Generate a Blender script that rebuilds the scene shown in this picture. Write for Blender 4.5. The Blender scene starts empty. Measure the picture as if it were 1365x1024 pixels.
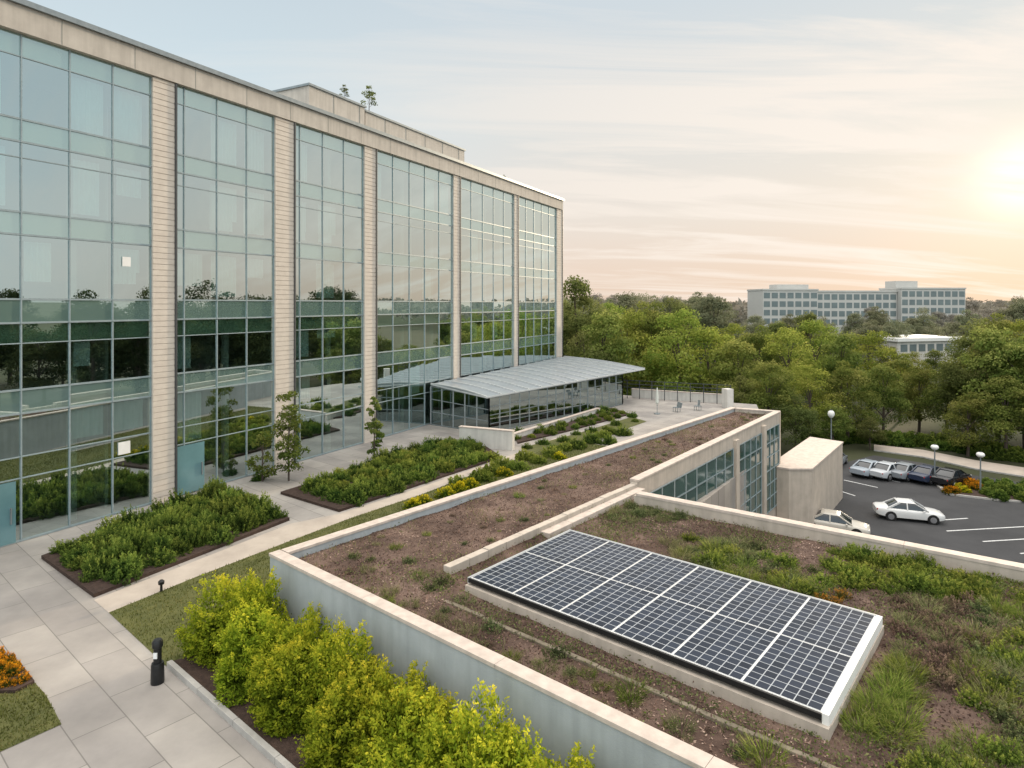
import bpy, bmesh, math, random
import numpy as np
from mathutils import Vector, Matrix, noise as mnoise
R = math.radians
random.seed(7)
FL, CX, HY, H = 850.0, 682.5, 405.0, 10.5
col = bpy.context.scene.collection
def P(px, py, z):
    Y = FL*(H-z)/(py-HY); return Vector(((px-CX)/FL*Y, Y, z))
def Q(px, Y, z=0.0): return Vector(((px-CX)/FL*Y, Y, z))
def ztop(py, Y): return H-(py-HY)*Y/FL
ORD = ['first','second','third','fourth','fifth','sixth','seventh','eighth','ninth','tenth','eleventh','twelfth','thirteenth','fourteenth','fifteenth','sixteenth','seventeenth','eighteenth','nineteenth','twentieth']

# ------------------------------------------------------------------ materials
def nodes_of(name):
    m = bpy.data.materials.new(name); m.use_nodes = True
    nt = m.node_tree; nt.nodes.clear()
    return m, nt, nt.nodes, nt.links
def M(name, c1, c2=None, rough=.8, scale=2.0, bump=0.0, bscale=25, metal=0.0, spec=.3, extra=None):
    m, nt, n, l = nodes_of(name)
    out = n.new('ShaderNodeOutputMaterial'); b = n.new('ShaderNodeBsdfPrincipled')
    l.new(b.outputs[0], out.inputs[0])
    b.inputs['Roughness'].default_value = rough; b.inputs['Metallic'].default_value = metal
    b.inputs['Specular IOR Level'].default_value = spec
    c2 = c2 or tuple(x*.8 for x in c1)
    tc = n.new('ShaderNodeTexCoord'); nz = n.new('ShaderNodeTexNoise')
    nz.inputs['Scale'].default_value = scale; nz.inputs['Detail'].default_value = 8; nz.inputs['Roughness'].default_value = .65
    l.new(tc.outputs['Object'], nz.inputs['Vector'])
    rp = n.new('ShaderNodeValToRGB'); rp.color_ramp.elements[0].position = .32; rp.color_ramp.elements[1].position = .68
    rp.color_ramp.elements[0].color = (*c2, 1); rp.color_ramp.elements[1].color = (*c1, 1)
    l.new(nz.outputs['Fac'], rp.inputs[0])
    colout = rp.outputs[0]
    if extra: colout = extra(n, l, tc, colout)
    l.new(colout, b.inputs['Base Color'])
    if bump:
        nb = n.new('ShaderNodeTexNoise'); nb.inputs['Scale'].default_value = bscale; nb.inputs['Detail'].default_value = 6
        l.new(tc.outputs['Object'], nb.inputs['Vector'])
        bp = n.new('ShaderNodeBump'); bp.inputs['Strength'].default_value = bump; bp.inputs['Distance'].default_value = .05
        l.new(nb.outputs['Fac'], bp.inputs['Height']); l.new(bp.outputs[0], b.inputs['Normal'])
    return m
def leafmat(name, cols, trans=.35, var=.25):
    m, nt, n, l = nodes_of(name)
    out = n.new('ShaderNodeOutputMaterial')
    at = n.new('ShaderNodeAttribute'); at.attribute_name = 'tint'
    rp = n.new('ShaderNodeValToRGB')
    e = rp.color_ramp.elements
    while len(e) < len(cols): e.new(.5)
    for i, c in enumerate(cols):
        e[i].position = i/(len(cols)-1); e[i].color = (*c, 1)
    l.new(at.outputs['Fac'], rp.inputs[0])
    oi = n.new('ShaderNodeObjectInfo')
    mr = n.new('ShaderNodeMapRange'); mr.inputs[3].default_value = 1-var; mr.inputs[4].default_value = 1+var
    l.new(oi.outputs['Random'], mr.inputs[0])
    hs = n.new('ShaderNodeHueSaturation'); l.new(mr.outputs[0], hs.inputs['Value']); l.new(rp.outputs[0], hs.inputs['Color'])
    mh = n.new('ShaderNodeMapRange'); mh.inputs[3].default_value = .5-var*.08; mh.inputs[4].default_value = .5+var*.08
    ml = n.new('ShaderNodeMath'); ml.operation = 'FRACT'; mm = n.new('ShaderNodeMath'); mm.operation = 'MULTIPLY'; mm.inputs[1].default_value = 7.3
    l.new(oi.outputs['Random'], mm.inputs[0]); l.new(mm.outputs[0], ml.inputs[0]); l.new(ml.outputs[0], mh.inputs[0]); l.new(mh.outputs[0], hs.inputs['Hue'])
    d = n.new('ShaderNodeBsdfDiffuse'); t = n.new('ShaderNodeBsdfTranslucent'); mx = n.new('ShaderNodeMixShader')
    mx.inputs[0].default_value = trans
    l.new(hs.outputs[0], d.inputs[0]); l.new(hs.outputs[0], t.inputs[0])
    l.new(d.outputs[0], mx.inputs[1]); l.new(t.outputs[0], mx.inputs[2]); l.new(mx.outputs[0], out.inputs[0])
    return m
def glassmat(name, tint, base, gl=(.86, .99, 1.0), back=None, pw_=1.6):
    m, nt, n, l = nodes_of(name)
    out = n.new('ShaderNodeOutputMaterial')
    lw = n.new('ShaderNodeLayerWeight'); lw.inputs['Blend'].default_value = .5
    pw = n.new('ShaderNodeMath'); pw.operation = 'POWER'; pw.inputs[1].default_value = pw_
    l.new(lw.outputs['Facing'], pw.inputs[0])
    ma = n.new('ShaderNodeMath'); ma.operation = 'MULTIPLY_ADD'; ma.inputs[1].default_value = .95-base; ma.inputs[2].default_value = base
    l.new(pw.outputs[0], ma.inputs[0])
    tr = n.new('ShaderNodeBsdfDiffuse' if back else 'ShaderNodeBsdfTransparent'); tr.inputs[0].default_value = (*(back or tint), 1)
    g = n.new('ShaderNodeBsdfGlossy'); g.inputs['Color'].default_value = (*gl, 1); g.inputs['Roughness'].default_value = .0
    mx = n.new('ShaderNodeMixShader'); l.new(ma.outputs[0], mx.inputs[0]); l.new(tr.outputs[0], mx.inputs[1]); l.new(g.outputs[0], mx.inputs[2])
    l.new(mx.outputs[0], out.inputs[0])
    return m
def grid_joints(size_u, size_v, ang, dark, w=.012, shade=.14):
    def f(n, l, tc, c):
        mp = n.new('ShaderNodeMapping'); mp.inputs['Rotation'].default_value = (0, 0, ang)
        l.new(tc.outputs['Object'], mp.inputs[0])
        br = n.new('ShaderNodeTexBrick'); br.offset = .5; br.inputs['Scale'].default_value = 1
        br.inputs['Brick Width'].default_value = size_u; br.inputs['Row Height'].default_value = size_v
        br.inputs['Mortar Size'].default_value = w; br.inputs['Mortar Smooth'].default_value = .1
        br.inputs['Color1'].default_value = (1, 1, 1, 1); br.inputs['Color2'].default_value = (1-shade, 1-shade, 1-shade*.9, 1)
        br.inputs['Mortar'].default_value = (dark, dark, dark, 1)
        l.new(mp.outputs[0], br.inputs['Vector'])
        mx = n.new('ShaderNodeMix'); mx.data_type = 'RGBA'; mx.blend_type = 'MULTIPLY'; mx.inputs[0].default_value = 1
        l.new(c, mx.inputs[6]); l.new(br.outputs['Color'], mx.inputs[7])
        return mx.outputs[2]
    return f
def stains(dark=(.6, .6, .6), sc=(3.5, 3.5, .35), lo=.35, hi=.6):
    if isinstance(dark, float): dark = (dark,)*3
    def f(n, l, tc, c):
        mp = n.new('ShaderNodeMapping'); mp.inputs['Scale'].default_value = sc
        l.new(tc.outputs['Object'], mp.inputs[0])
        nz = n.new('ShaderNodeTexNoise'); nz.inputs['Scale'].default_value = 1; nz.inputs['Detail'].default_value = 5
        l.new(mp.outputs[0], nz.inputs['Vector'])
        r = n.new('ShaderNodeValToRGB'); r.color_ramp.elements[0].position = lo; r.color_ramp.elements[1].position = hi
        r.color_ramp.elements[0].color = (*dark, 1); r.color_ramp.elements[1].color = (1, 1, 1, 1)
        l.new(nz.outputs['Fac'], r.inputs[0])
        mx = n.new('ShaderNodeMix'); mx.data_type = 'RGBA'; mx.blend_type = 'MULTIPLY'; mx.inputs[0].default_value = 1
        l.new(c, mx.inputs[6]); l.new(r.outputs[0], mx.inputs[7]); return mx.outputs[2]
    return f
def chain(*fs):
    def f(n, l, tc, c):
        for q in fs: c = q(n, l, tc, c)
        return c
    return f
PA = math.atan2(-1, 1.175)
mt = {}
mt['paving'] = M('paving', (.41, .375, .335), (.31, .285, .26), .75, .5, .15, 60, extra=chain(grid_joints(2.4, 1.2, -PA, .5, .014, .22), stains(.82, (.35, .35, .35))))
mt['path'] = M('path', (.46, .40, .34), (.36, .31, .265), .85, .8, .15, 50)
mt['lawn'] = M('lawn', (.115, .115, .036), (.07, .078, .024), .9, 1.5, .5, 40)
mt['earth'] = M('earth', (.075, .047, .036), (.036, .023, .018), .95, 6, .8, 30)
mt['soil'] = M('soil', (.20, .135, .105), (.085, .053, .042), .95, 1.6, .9, 22, extra=stains((.55, .52, .5), (.45, .45, .45), .40, .62))
mt['coping'] = M('coping', (.57, .485, .42), (.46, .395, .345), .8, 3, .12, 40, extra=stains(.86))
mt['concrete'] = M('concrete', (.41, .435, .445), (.345, .37, .38), .8, 1.2, .1, 40, extra=stains(.88))
mt['stone'] = M('stone', (.52, .45, .38), (.43, .375, .315), .85, 1.5, .15, 40, extra=stains(.86))
mt['edging'] = M('edging', (.24, .20, .15), (.13, .11, .075), .9, 3, .3, 30)
mt['siding'] = M('siding', (.62, .55, .475), (.53, .465, .40), .8, 2.0, .1, 40)
mt['cornice'] = M('cornice', (.53, .48, .42), (.44, .395, .345), .8, 1.0, .1, 30, extra=stains(.87))
mt['mullion'] = M('mullion', (.30, .36, .375), (.24, .29, .305), .45, 3, metal=.2)
mt['dark_metal'] = M('dark_metal', (.075, .08, .085), (.05, .055, .06), .5, 4, metal=.3)
mt['grey_metal'] = M('grey_metal', (.30, .33, .34), (.22, .25, .26), .4, 3, metal=.5)
mt['pale_metal'] = M('pale_metal', (.46, .47, .47), (.38, .39, .40), .4, 3, metal=.2)
mt['seam_metal'] = M('seam_metal', (.62, .63, .62), (.52, .53, .53), .4, 3, metal=.2)
mt['roof_metal'] = M('roof_metal', (.33, .35, .37), (.26, .285, .305), .32, .8, metal=.1, spec=.5)
mt['glass'] = glassmat('facade_glass', (.50, .66, .62), .54)
mt['spandrel'] = glassmat('spandrel_glass', None, .36, back=(.155, .235, .21))
mt['glass_low'] = glassmat('low_glass', (.30, .37, .34), .22)
mt['interior'] = M('interior', (.62, .63, .57), (.52, .53, .48), .9, .5)
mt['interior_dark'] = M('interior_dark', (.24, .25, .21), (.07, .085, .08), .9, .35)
mt['blind'] = M('blind', (.78, .84, .83), (.68, .74, .73), .9, 1)
mt['blind_green'] = M('blind_green', (.50, .60, .45), (.40, .50, .38), .9, 1)
mt['white'] = M('white', (.78, .77, .74), (.7, .69, .66), .6, 2)
mt['off_white'] = M('off_white', (.64, .61, .56), (.54, .51, .47), .8, 1, extra=stains(.87))
mt['far_wall'] = M('far_wall', (.50, .49, .46), (.44, .43, .405), .85, .1)
mt['asphalt'] = M('asphalt', (.066, .066, .068), (.048, .048, .05), .85, .35, .2, 80, extra=stains(.8, (.2, .2, .2)))
mt['line_paint'] = M('line_paint', (.7, .7, .68), (.5, .5, .5), .7, 5)
mt['ground'] = M('ground', (.06, .065, .03), (.035, .04, .018), .95, .05, .3, 2)
mt['kerb'] = M('kerb', (.42, .40, .37), (.32, .305, .285), .85, 2, .15, 40)
mt['bark'] = M('bark', (.12, .09, .07), (.06, .048, .04), .95, 8, .5, 20)
mt['tyre'] = M('tyre', (.02, .02, .02), (.015, .015, .015), .85, 5)
mt['rim'] = M('rim', (.5, .5, .52), (.4, .4, .42), .3, 5, metal=.8)
mt['car_glass'] = M('car_glass', (.02, .025, .03), (.015, .02, .025), .05, 2, spec=.8)
mt['lamp_clear'] = M('lamp_clear', (.8, .8, .8), (.7, .7, .7), .15, 4)
mt['lamp_red'] = M('lamp_red', (.35, .02, .02), (.28, .02, .02), .2, 4)
mt['black_gloss'] = M('black_gloss', (.012, .012, .013), (.02, .02, .02), .35, 4)
mt['door_teal'] = M('door_teal', (.14, .26, .28), (.11, .21, .23), .15, .5, spec=.8)
mt['wing_glass'] = M('wing_glass', (.05, .105, .085), (.035, .075, .065), .06, .5, spec=.9)
mt['far_glass'] = M('far_glass', (.16, .20, .20), (.115, .145, .15), .3, .2, spec=.4)
for k, c in dict(white=(.66, .66, .65), silver=(.45, .47, .49), grey=(.20, .22, .24), navy=(.02, .03, .06), black=(.012, .012, .014), steel=(.30, .34, .38), beige=(.52, .49, .43)).items():
    mt['paint_'+k] = M('car_paint_'+k, c, tuple(x*.92 for x in c), .22, 1, spec=.6)
lf = {}
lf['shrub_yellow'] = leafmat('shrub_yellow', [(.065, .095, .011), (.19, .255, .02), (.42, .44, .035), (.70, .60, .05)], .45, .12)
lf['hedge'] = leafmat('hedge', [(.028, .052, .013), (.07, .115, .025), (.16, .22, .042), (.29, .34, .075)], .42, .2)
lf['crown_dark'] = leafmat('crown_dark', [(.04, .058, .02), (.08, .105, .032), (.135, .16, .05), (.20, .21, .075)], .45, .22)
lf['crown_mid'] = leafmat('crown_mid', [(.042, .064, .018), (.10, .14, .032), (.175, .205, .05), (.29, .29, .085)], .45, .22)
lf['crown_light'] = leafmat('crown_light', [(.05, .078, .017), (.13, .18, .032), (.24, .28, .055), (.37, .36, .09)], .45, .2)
lf['crown_shaded'] = leafmat('crown_shaded', [(.016, .024, .010), (.03, .04, .016), (.05, .062, .024), (.08, .09, .034)], .3, .2)  # darkened leaf copy: backlit shade of the mirrored trees put into the colour
lf['crown_far_haze'] = leafmat('crown_far_haze', [(.10, .115, .07), (.14, .155, .09), (.19, .20, .115), (.26, .25, .16)], .35, .18)  # paler, greyer leaves: distance haze put into the colour
lf['crown_haze'] = leafmat('crown_haze', [(.19, .185, .15), (.22, .21, .17), (.26, .24, .20), (.30, .275, .235)], .3, .12)  # palest leaves for the farthest trees, thicker haze mixed into the colour
lf['grass'] = leafmat('grass', [(.055, .085, .018), (.115, .165, .03), (.20, .255, .05), (.34, .33, .11)], .42, .2)
lf['grass_pale'] = leafmat('grass_pale', [(.08, .09, .04), (.15, .165, .07), (.24, .245, .11), (.38, .34, .19)], .42, .2)
lf['sage'] = leafmat('sage', [(.05, .065, .03), (.11, .135, .055), (.19, .215, .09), (.29, .29, .14)], .38, .2)
lf['dry'] = leafmat('dry', [(.065, .048, .038), (.13, .09, .067), (.22, .15, .11), (.33, .24, .165)], .25, .2)
lf['mulch'] = leafmat('mulch', [(.04, .025, .02), (.11, .07, .054), (.21, .14, .107), (.38, .28, .22)], .0, .1)
lf['orange'] = leafmat('orange', [(.03, .05, .01), (.10, .10, .015), (.55, .20, .015), (.75, .35, .02)], .35, .1)
lf['orange_dull'] = leafmat('orange_dull', [(.04, .05, .015), (.12, .10, .025), (.36, .17, .03), (.55, .30, .05)], .35, .1)
lf['yellow'] = leafmat('yellow', [(.04, .07, .01), (.14, .18, .015), (.5, .42, .02), (.7, .55, .03)], .35, .1)
lf['lawn_blades'] = leafmat('lawn_blades', [(.055, .062, .018), (.10, .115, .03), (.15, .16, .05), (.25, .22, .09)], .35, .05)

# ------------------------------------------------------------------ object helpers
def tag(o, label=None, cat=None, group=None, kind=None):
    if label: o['label'] = label
    if cat: o['category'] = cat
    if group: o['group'] = group
    if kind: o['kind'] = kind
    return o
def empty(name, loc=(0, 0, 0), label=None, cat=None, group=None, rz=0):
    o = bpy.data.objects.new(name, None); col.objects.link(o); o.location = loc; o.rotation_euler = (0, 0, rz)
    o.empty_display_size = .2
    return tag(o, label, cat, group)
def wl(o):
    v = Vector((0, 0, 0))
    while o: v = v+o.location; o = o.parent
    return v
class MB:
    def __init__(s): s.v = []; s.f = []
    def quad(s, *pts):
        i = len(s.v); s.v += [tuple(p) for p in pts]; s.f.append(tuple(range(i, i+len(pts)))); return s
    def hexa(s, p):
        i = len(s.v); s.v += [tuple(q) for q in p]
        for a in ((0, 3, 2, 1), (4, 5, 6, 7), (0, 1, 5, 4), (1, 2, 6, 5), (2, 3, 7, 6), (3, 0, 4, 7)): s.f.append(tuple(i+k for k in a))
        return s
    def box(s, c, d, rz=0):
        ca, sa = math.cos(rz), math.sin(rz); pts = []
        for z in (-.5, .5):
            for x, y in ((-.5, -.5), (.5, -.5), (.5, .5), (-.5, .5)):
                X, Y = x*d[0], y*d[1]; pts.append((c[0]+X*ca-Y*sa, c[1]+X*sa+Y*ca, c[2]+z*d[2]))
        return s.hexa(pts)
    def prism(s, poly, z0, z1):
        n = len(poly); i = len(s.v)
        s.v += [(p[0], p[1], z0) for p in poly]+[(p[0], p[1], z1) for p in poly]
        s.f.append(tuple(i+k for k in range(n))[::-1]); s.f.append(tuple(i+n+k for k in range(n)))
        for k in range(n): s.f.append((i+k, i+(k+1) % n, i+n+(k+1) % n, i+n+k))
        return s
    def bar(s, a, b, w, h=None, up=(0, 0, 1)):
        a, b = Vector(a), Vector(b); d = (b-a).normalized(); u = Vector(up)
        if abs(d.dot(u)) > .98: u = Vector((1, 0, 0))
        x = d.cross(u).normalized(); y = x.cross(d); h = h or w; x = x*w/2; y = y*h/2
        return s.hexa([a-x-y, a+x-y, a+x+y, a-x+y, b-x-y, b+x-y, b+x+y, b-x+y])
    def tube(s, pts, rad, seg=8, cap=True):
        pts = [Vector(p) for p in pts]; rings = []
        for k, p in enumerate(pts):
            d = (pts[min(k+1, len(pts)-1)]-pts[max(k-1, 0)]).normalized()
            u = Vector((1, 0, 0)) if abs(d.x) < .8 else Vector((0, 1, 0))
            x = d.cross(u).normalized(); y = d.cross(x); i = len(s.v)
            for q in range(seg):
                a = 2*math.pi*q/seg; s.v.append(tuple(p+(x*math.cos(a)+y*math.sin(a))*rad[k]))
            rings.append(i)
        for a, b in zip(rings, rings[1:]):
            for q in range(seg): s.f.append((a+q, a+(q+1) % seg, b+(q+1) % seg, b+q))
        if cap:
            s.f.append(tuple(rings[0]+q for q in range(seg))[::-1]); s.f.append(tuple(rings[-1]+q for q in range(seg)))
        return s
    def lathe(s, prof, seg=16, c=(0, 0, 0)):
        return s.tube([(c[0], c[1], c[2]+z) for r, z in prof], [max(r, .001) for r, z in prof], seg)
    def build(s, name, mat, parent=None, local=False, smooth=None, bevel=0):
        me = bpy.data.meshes.new(name)
        off = Vector((0, 0, 0)) if (local or parent is None) else wl(parent)
        me.from_pydata([(v[0]-off.x, v[1]-off.y, v[2]-off.z) for v in s.v], [], s.f)
        bm = bmesh.new(); bm.from_mesh(me); bmesh.ops.recalc_face_normals(bm, faces=bm.faces)
        if bevel: bmesh.ops.bevel(bm, geom=bm.edges[:], offset=bevel, segments=2, affect='EDGES', profile=.6)
        bm.to_mesh(me); bm.free()
        me.materials.append(mat if not isinstance(mat, str) else mt[mat])
        if smooth is not None:
            me.polygons.foreach_set('use_smooth', [True]*len(me.polygons)); me.set_sharp_from_angle(angle=R(smooth))
        o = bpy.data.objects.new(name, me); col.objects.link(o)
        if parent: o.parent = parent
        return o
def sheet(name, poly, z, mat, kind='structure'):
    o = MB().quad(*[(p[0], p[1], z) for p in poly]).build(name, mat)
    me = o.data
    if me.polygons[0].normal.z < 0: me.flip_normals()
    o['kind'] = kind; return o
def slab(name, poly, z0, z1, mat):
    o = MB().prism(poly, z0, z1).build(name, mat); o['kind'] = 'structure'; return o
def copy_tree(o, parent=None, cache={}):
    c = o.copy(); col.objects.link(c); c.parent = parent
    key = o.name
    if key not in cache: cache[key] = [x for x in o.children]
    for ch in cache[key]: copy_tree(ch, c)
    return c
def slotmat(o, m):
    o.material_slots[0].link = 'OBJECT'; o.material_slots[0].material = m
def nrm(a): return a/np.maximum(np.linalg.norm(a, axis=1, keepdims=True), 1e-9)
def quads_mesh(name, V, tint, mat):
    n = len(V); me = bpy.data.meshes.new(name)
    me.vertices.add(4*n); me.vertices.foreach_set('co', V.reshape(-1).astype(np.float32))
    me.loops.add(4*n); me.loops.foreach_set('vertex_index', np.arange(4*n, dtype=np.int32))
    me.polygons.add(n); me.polygons.foreach_set('loop_start', np.arange(0, 4*n, 4, dtype=np.int32))
    me.update(calc_edges=True)
    a = me.attributes.new('tint', 'FLOAT', 'FACE'); a.data.foreach_set('value', np.clip(tint, 0, 1).astype(np.float32))
    me.materials.append(mat); return me
def leaves(C, A, S, L, W):
    L = np.asarray(L).reshape(-1, 1)*np.ones((len(C), 1)); W = np.asarray(W).reshape(-1, 1)*np.ones((len(C), 1))
    return np.stack([C-A*L/2, C+S*W/2, C+A*L/2, C-S*W/2], 1)
def blades(base, dirn, side, h, w, bend):
    h = np.asarray(h).reshape(-1, 1); w = np.asarray(w).reshape(-1, 1)
    mid = base+dirn*h*.55; tip = mid+nrm(dirn+bend)*h*.5
    q1 = np.stack([base-side*w/2, base+side*w/2, mid+side*w*.4, mid-side*w*.4], 1)
    q2 = np.stack([mid-side*w*.4, mid+side*w*.4, tip+side*w*.04, tip-side*w*.04], 1)
    return np.concatenate([q1, q2], 0)
def inpoly(pts, poly):
    x, y = pts[:, 0], pts[:, 1]; c = np.zeros(len(pts), bool); n = len(poly)
    for i in range(n):
        x0, y0 = poly[i][0], poly[i][1]; x1, y1 = poly[i-1][0], poly[i-1][1]
        cond = ((y0 > y) != (y1 > y)); xx = (x1-x0)*(y-y0)/((y1-y0) if abs(y1-y0) > 1e-9 else 1e-9)+x0
        c ^= cond & (x < xx)
    return c
def scatter(poly, n, rng):
    a = np.array([(p[0], p[1]) for p in poly]); lo, hi = a.min(0), a.max(0); out = np.zeros((0, 2))
    while len(out) < n:
        p = rng.uniform(lo, hi, (n*2, 2)); out = np.concatenate([out, p[inpoly(p, poly)]])
    return out[:n]
def link_mesh(name, me, parent=None):
    o = bpy.data.objects.new(name, me); col.objects.link(o); o.parent = parent; return o
# ------------------------------------------------------------------ plants
def crown_arrays(seed, h, rad, n_cl, n_leaf, L, low=.32, shape=1.0):
    g = np.random.default_rng(seed)
    zc = g.uniform(low, .93, n_cl); t = (zc-low)/(1-low)
    prof = np.sin(np.pi*np.clip(.18+t*.82, 0, 1)**(.8*shape))**.7
    ang = np.arange(n_cl)*2.399+g.uniform(0, .8, n_cl)
    rr = rad*prof*np.sqrt(g.uniform(.05, 1, n_cl))*.78
    cc = np.stack([rr*np.cos(ang), rr*np.sin(ang), zc*h], 1)
    cr = rad*g.uniform(.22, .46, n_cl)*(1-.35*t)
    w = cr**2; idx = g.choice(n_cl, n_leaf, p=w/w.sum())
    d = nrm(g.normal(size=(n_leaf, 3))); d[:, 2] = np.where(d[:, 2] < -.35, -d[:, 2], d[:, 2])
    k = (1+.22*np.sin(d[:, 0]*5+idx)*np.cos(d[:, 1]*6+idx*2))*g.uniform(.6, 1.14, n_leaf)
    C = cc[idx]+d*(cr[idx]*k)[:, None]*np.array([1, 1, .78])
    N = nrm(d+g.normal(size=(n_leaf, 3))*.55+np.array([0, 0, .25]))
    A = nrm(np.cross(N, g.normal(size=(n_leaf, 3)))); S = np.cross(N, A)
    sz = L*g.uniform(.6, 1.3, n_leaf)
    ct = g.uniform(0, .38, n_cl)
    tint = ct[idx]+g.uniform(0, .32, n_leaf)+.30*(C[:, 2]/h)+.3*(k-.85)+.12*d[:, 2]  # random tint, plus crown shade painted in: lighter high, outside and facing up
    return leaves(C, A, S, sz, sz*.62), tint, cc, cr
def make_tree(name, seed, h, rad, mat, n_cl=22, n_leaf=4200, L=.5, low=.32, shape=1.0, trunk_r=.22):
    root = empty(name)
    V, tint, cc, cr = crown_arrays(seed, h, rad, n_cl, n_leaf, L, low, shape)
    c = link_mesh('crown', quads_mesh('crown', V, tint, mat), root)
    g = random.Random(seed); mb = MB(); top = h*.72
    pts = [(0, 0, -.1)]+[(g.uniform(-.1, .1)*rad*.3, g.uniform(-.1, .1)*rad*.3, top*f) for f in (.3, .6, 1)]
    mb.tube(pts, [trunk_r*1.25, trunk_r, trunk_r*.7, trunk_r*.25], 7)
    for i in range(min(9, n_cl)):
        q = cc[i]; z0 = min(q[2]*.62, top*.8); mb.tube([(0, 0, z0), (q[0]*.5, q[1]*.5, (z0+q[2])*.52), tuple(q)], [trunk_r*.45, trunk_r*.3, trunk_r*.1], 5)
    mb.build('trunk', 'bark', root, local=True)
    return root
def sprig_arrays(seed, rad, h, n_sp, n_lf, L, inner=.3, spread=.5, updir=.5, tip=1.0, lnf=1.0, lobes=7, lobe=.36):
    g = np.random.default_rng(seed)
    d = nrm(g.normal(size=(n_sp, 3))); d[:, 2] = np.abs(d[:, 2])*1.0-.12; d = nrm(d)
    lob = nrm(np.stack([g.normal(size=lobes), g.normal(size=lobes), np.abs(g.normal(size=lobes))], 1))
    env = (1.08-lobe)+lobe*np.max(np.clip(d@lob.T, 0, 1)**6, axis=1)*g.uniform(.75, 1.15, n_sp)
    sc = np.array([rad, rad, h*.92])
    e = d*env[:, None]*sc; e[:, 2] = np.maximum(e[:, 2], .06*h)
    ax = nrm(d*np.array([1, 1, .8])+np.array([0, 0, updir])+g.normal(size=(n_sp, 3))*.28)
    ln = g.uniform(.2, .6, n_sp)*min(rad, h)*.9*lnf
    i = np.repeat(np.arange(n_sp), n_lf); t = g.uniform(0, 1, len(i))
    C = e[i]+ax[i]*((t-.75)*ln[i])[:, None]+g.normal(size=(len(i), 3))*(spread*L*(1.25-t))[:, None]
    A = nrm(ax[i]*.75+g.normal(size=(len(i), 3))*.7); S = nrm(np.cross(A, g.normal(size=(len(i), 3))))
    ht = np.clip(C[:, 2]/h, 0, 1)
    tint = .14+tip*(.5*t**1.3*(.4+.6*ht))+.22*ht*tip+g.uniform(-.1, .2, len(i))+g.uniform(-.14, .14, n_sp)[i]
    sz = L*g.uniform(.6, 1.25, len(i))*(1.1-.45*t)
    V = leaves(C, A, S, sz, sz*.5)
    m = int(len(i)*inner)
    d2 = nrm(g.normal(size=(m, 3))); d2[:, 2] = np.abs(d2[:, 2])
    C2 = d2*g.uniform(.3, .8, m)[:, None]*sc*(1.15-lobe)
    A2 = nrm(g.normal(size=(m, 3))); S2 = nrm(np.cross(A2, g.normal(size=(m, 3))))
    V2 = leaves(C2, A2, S2, L*1.2, L*.7)
    return np.concatenate([V, V2]), np.concatenate([tint, g.uniform(0, .2, m)])
def shrub_mesh(name, mat, *a, **k):
    V, t = sprig_arrays(*a, **k); return quads_mesh(name, V, t, mat)
def grass_mesh(name, mat, seed, n, r, h, w, lean=.5):
    g = np.random.default_rng(seed)
    a = g.uniform(0, 2*np.pi, n); rr = r*np.sqrt(g.uniform(0, 1, n))*.5
    base = np.stack([rr*np.cos(a), rr*np.sin(a), np.zeros(n)-.03], 1)
    out = np.stack([np.cos(a), np.sin(a), np.zeros(n)], 1)
    dr = nrm(out*lean*g.uniform(.1, 1, n)[:, None]+np.array([0, 0, 1])+g.normal(size=(n, 3))*.15)
    side = nrm(np.cross(dr, g.normal(size=(n, 3))))
    hh = h*g.uniform(.45, 1.05, n)
    V = blades(base, dr, side, hh, np.full(n, w)*g.uniform(.6, 1.3, n), out*.9*g.uniform(.2, 1, n)[:, None]+np.array([0, 0, -.25]))
    t = g.uniform(.1, .6, n); return quads_mesh(name, V, np.concatenate([t, t+.3]), mat)

# ------------------------------------------------------------------ frames of reference
D2 = Vector((.4659, .8848)); N2 = Vector((.8848, -.4659)); O2 = Vector((-18.65, 33.9))
def Fp(u, v, z): p = O2+D2*u-N2*v; return Vector((p.x, p.y, z))
def u_at(px, v=0.0):
    k = (px-CX)/FL
    return (k*(O2.y-N2.y*v)-(O2.x-N2.x*v))/(D2.x-k*D2.y)
def fbox(mb, u0, u1, v0, v1, z0, z1):
    return mb.hexa([Fp(u0, v0, z0), Fp(u1, v0, z0), Fp(u1, v1, z0), Fp(u0, v1, z0), Fp(u0, v0, z1), Fp(u1, v0, z1), Fp(u1, v1, z1), Fp(u0, v1, z1)])
c0 = Vector((-7.65, 20.16)); fd = Vector((1.175, -1)).normalized(); fn = Vector((-fd.y, fd.x))
if fn.y < 0: fn = -fn
L1 = Vector((16.75, 48.7)); R1 = Vector((19.8, 47.0)); R0 = Vector((-1.9, 19.5)); C1 = Vector((5.64, 28.6))
FE = c0+fd*40
BK0 = Vector((5.34, 27.1)); BK1 = BK0+Vector((10.26, -7.6)).normalized()*46
ld = (L1-c0).normalized()

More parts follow.
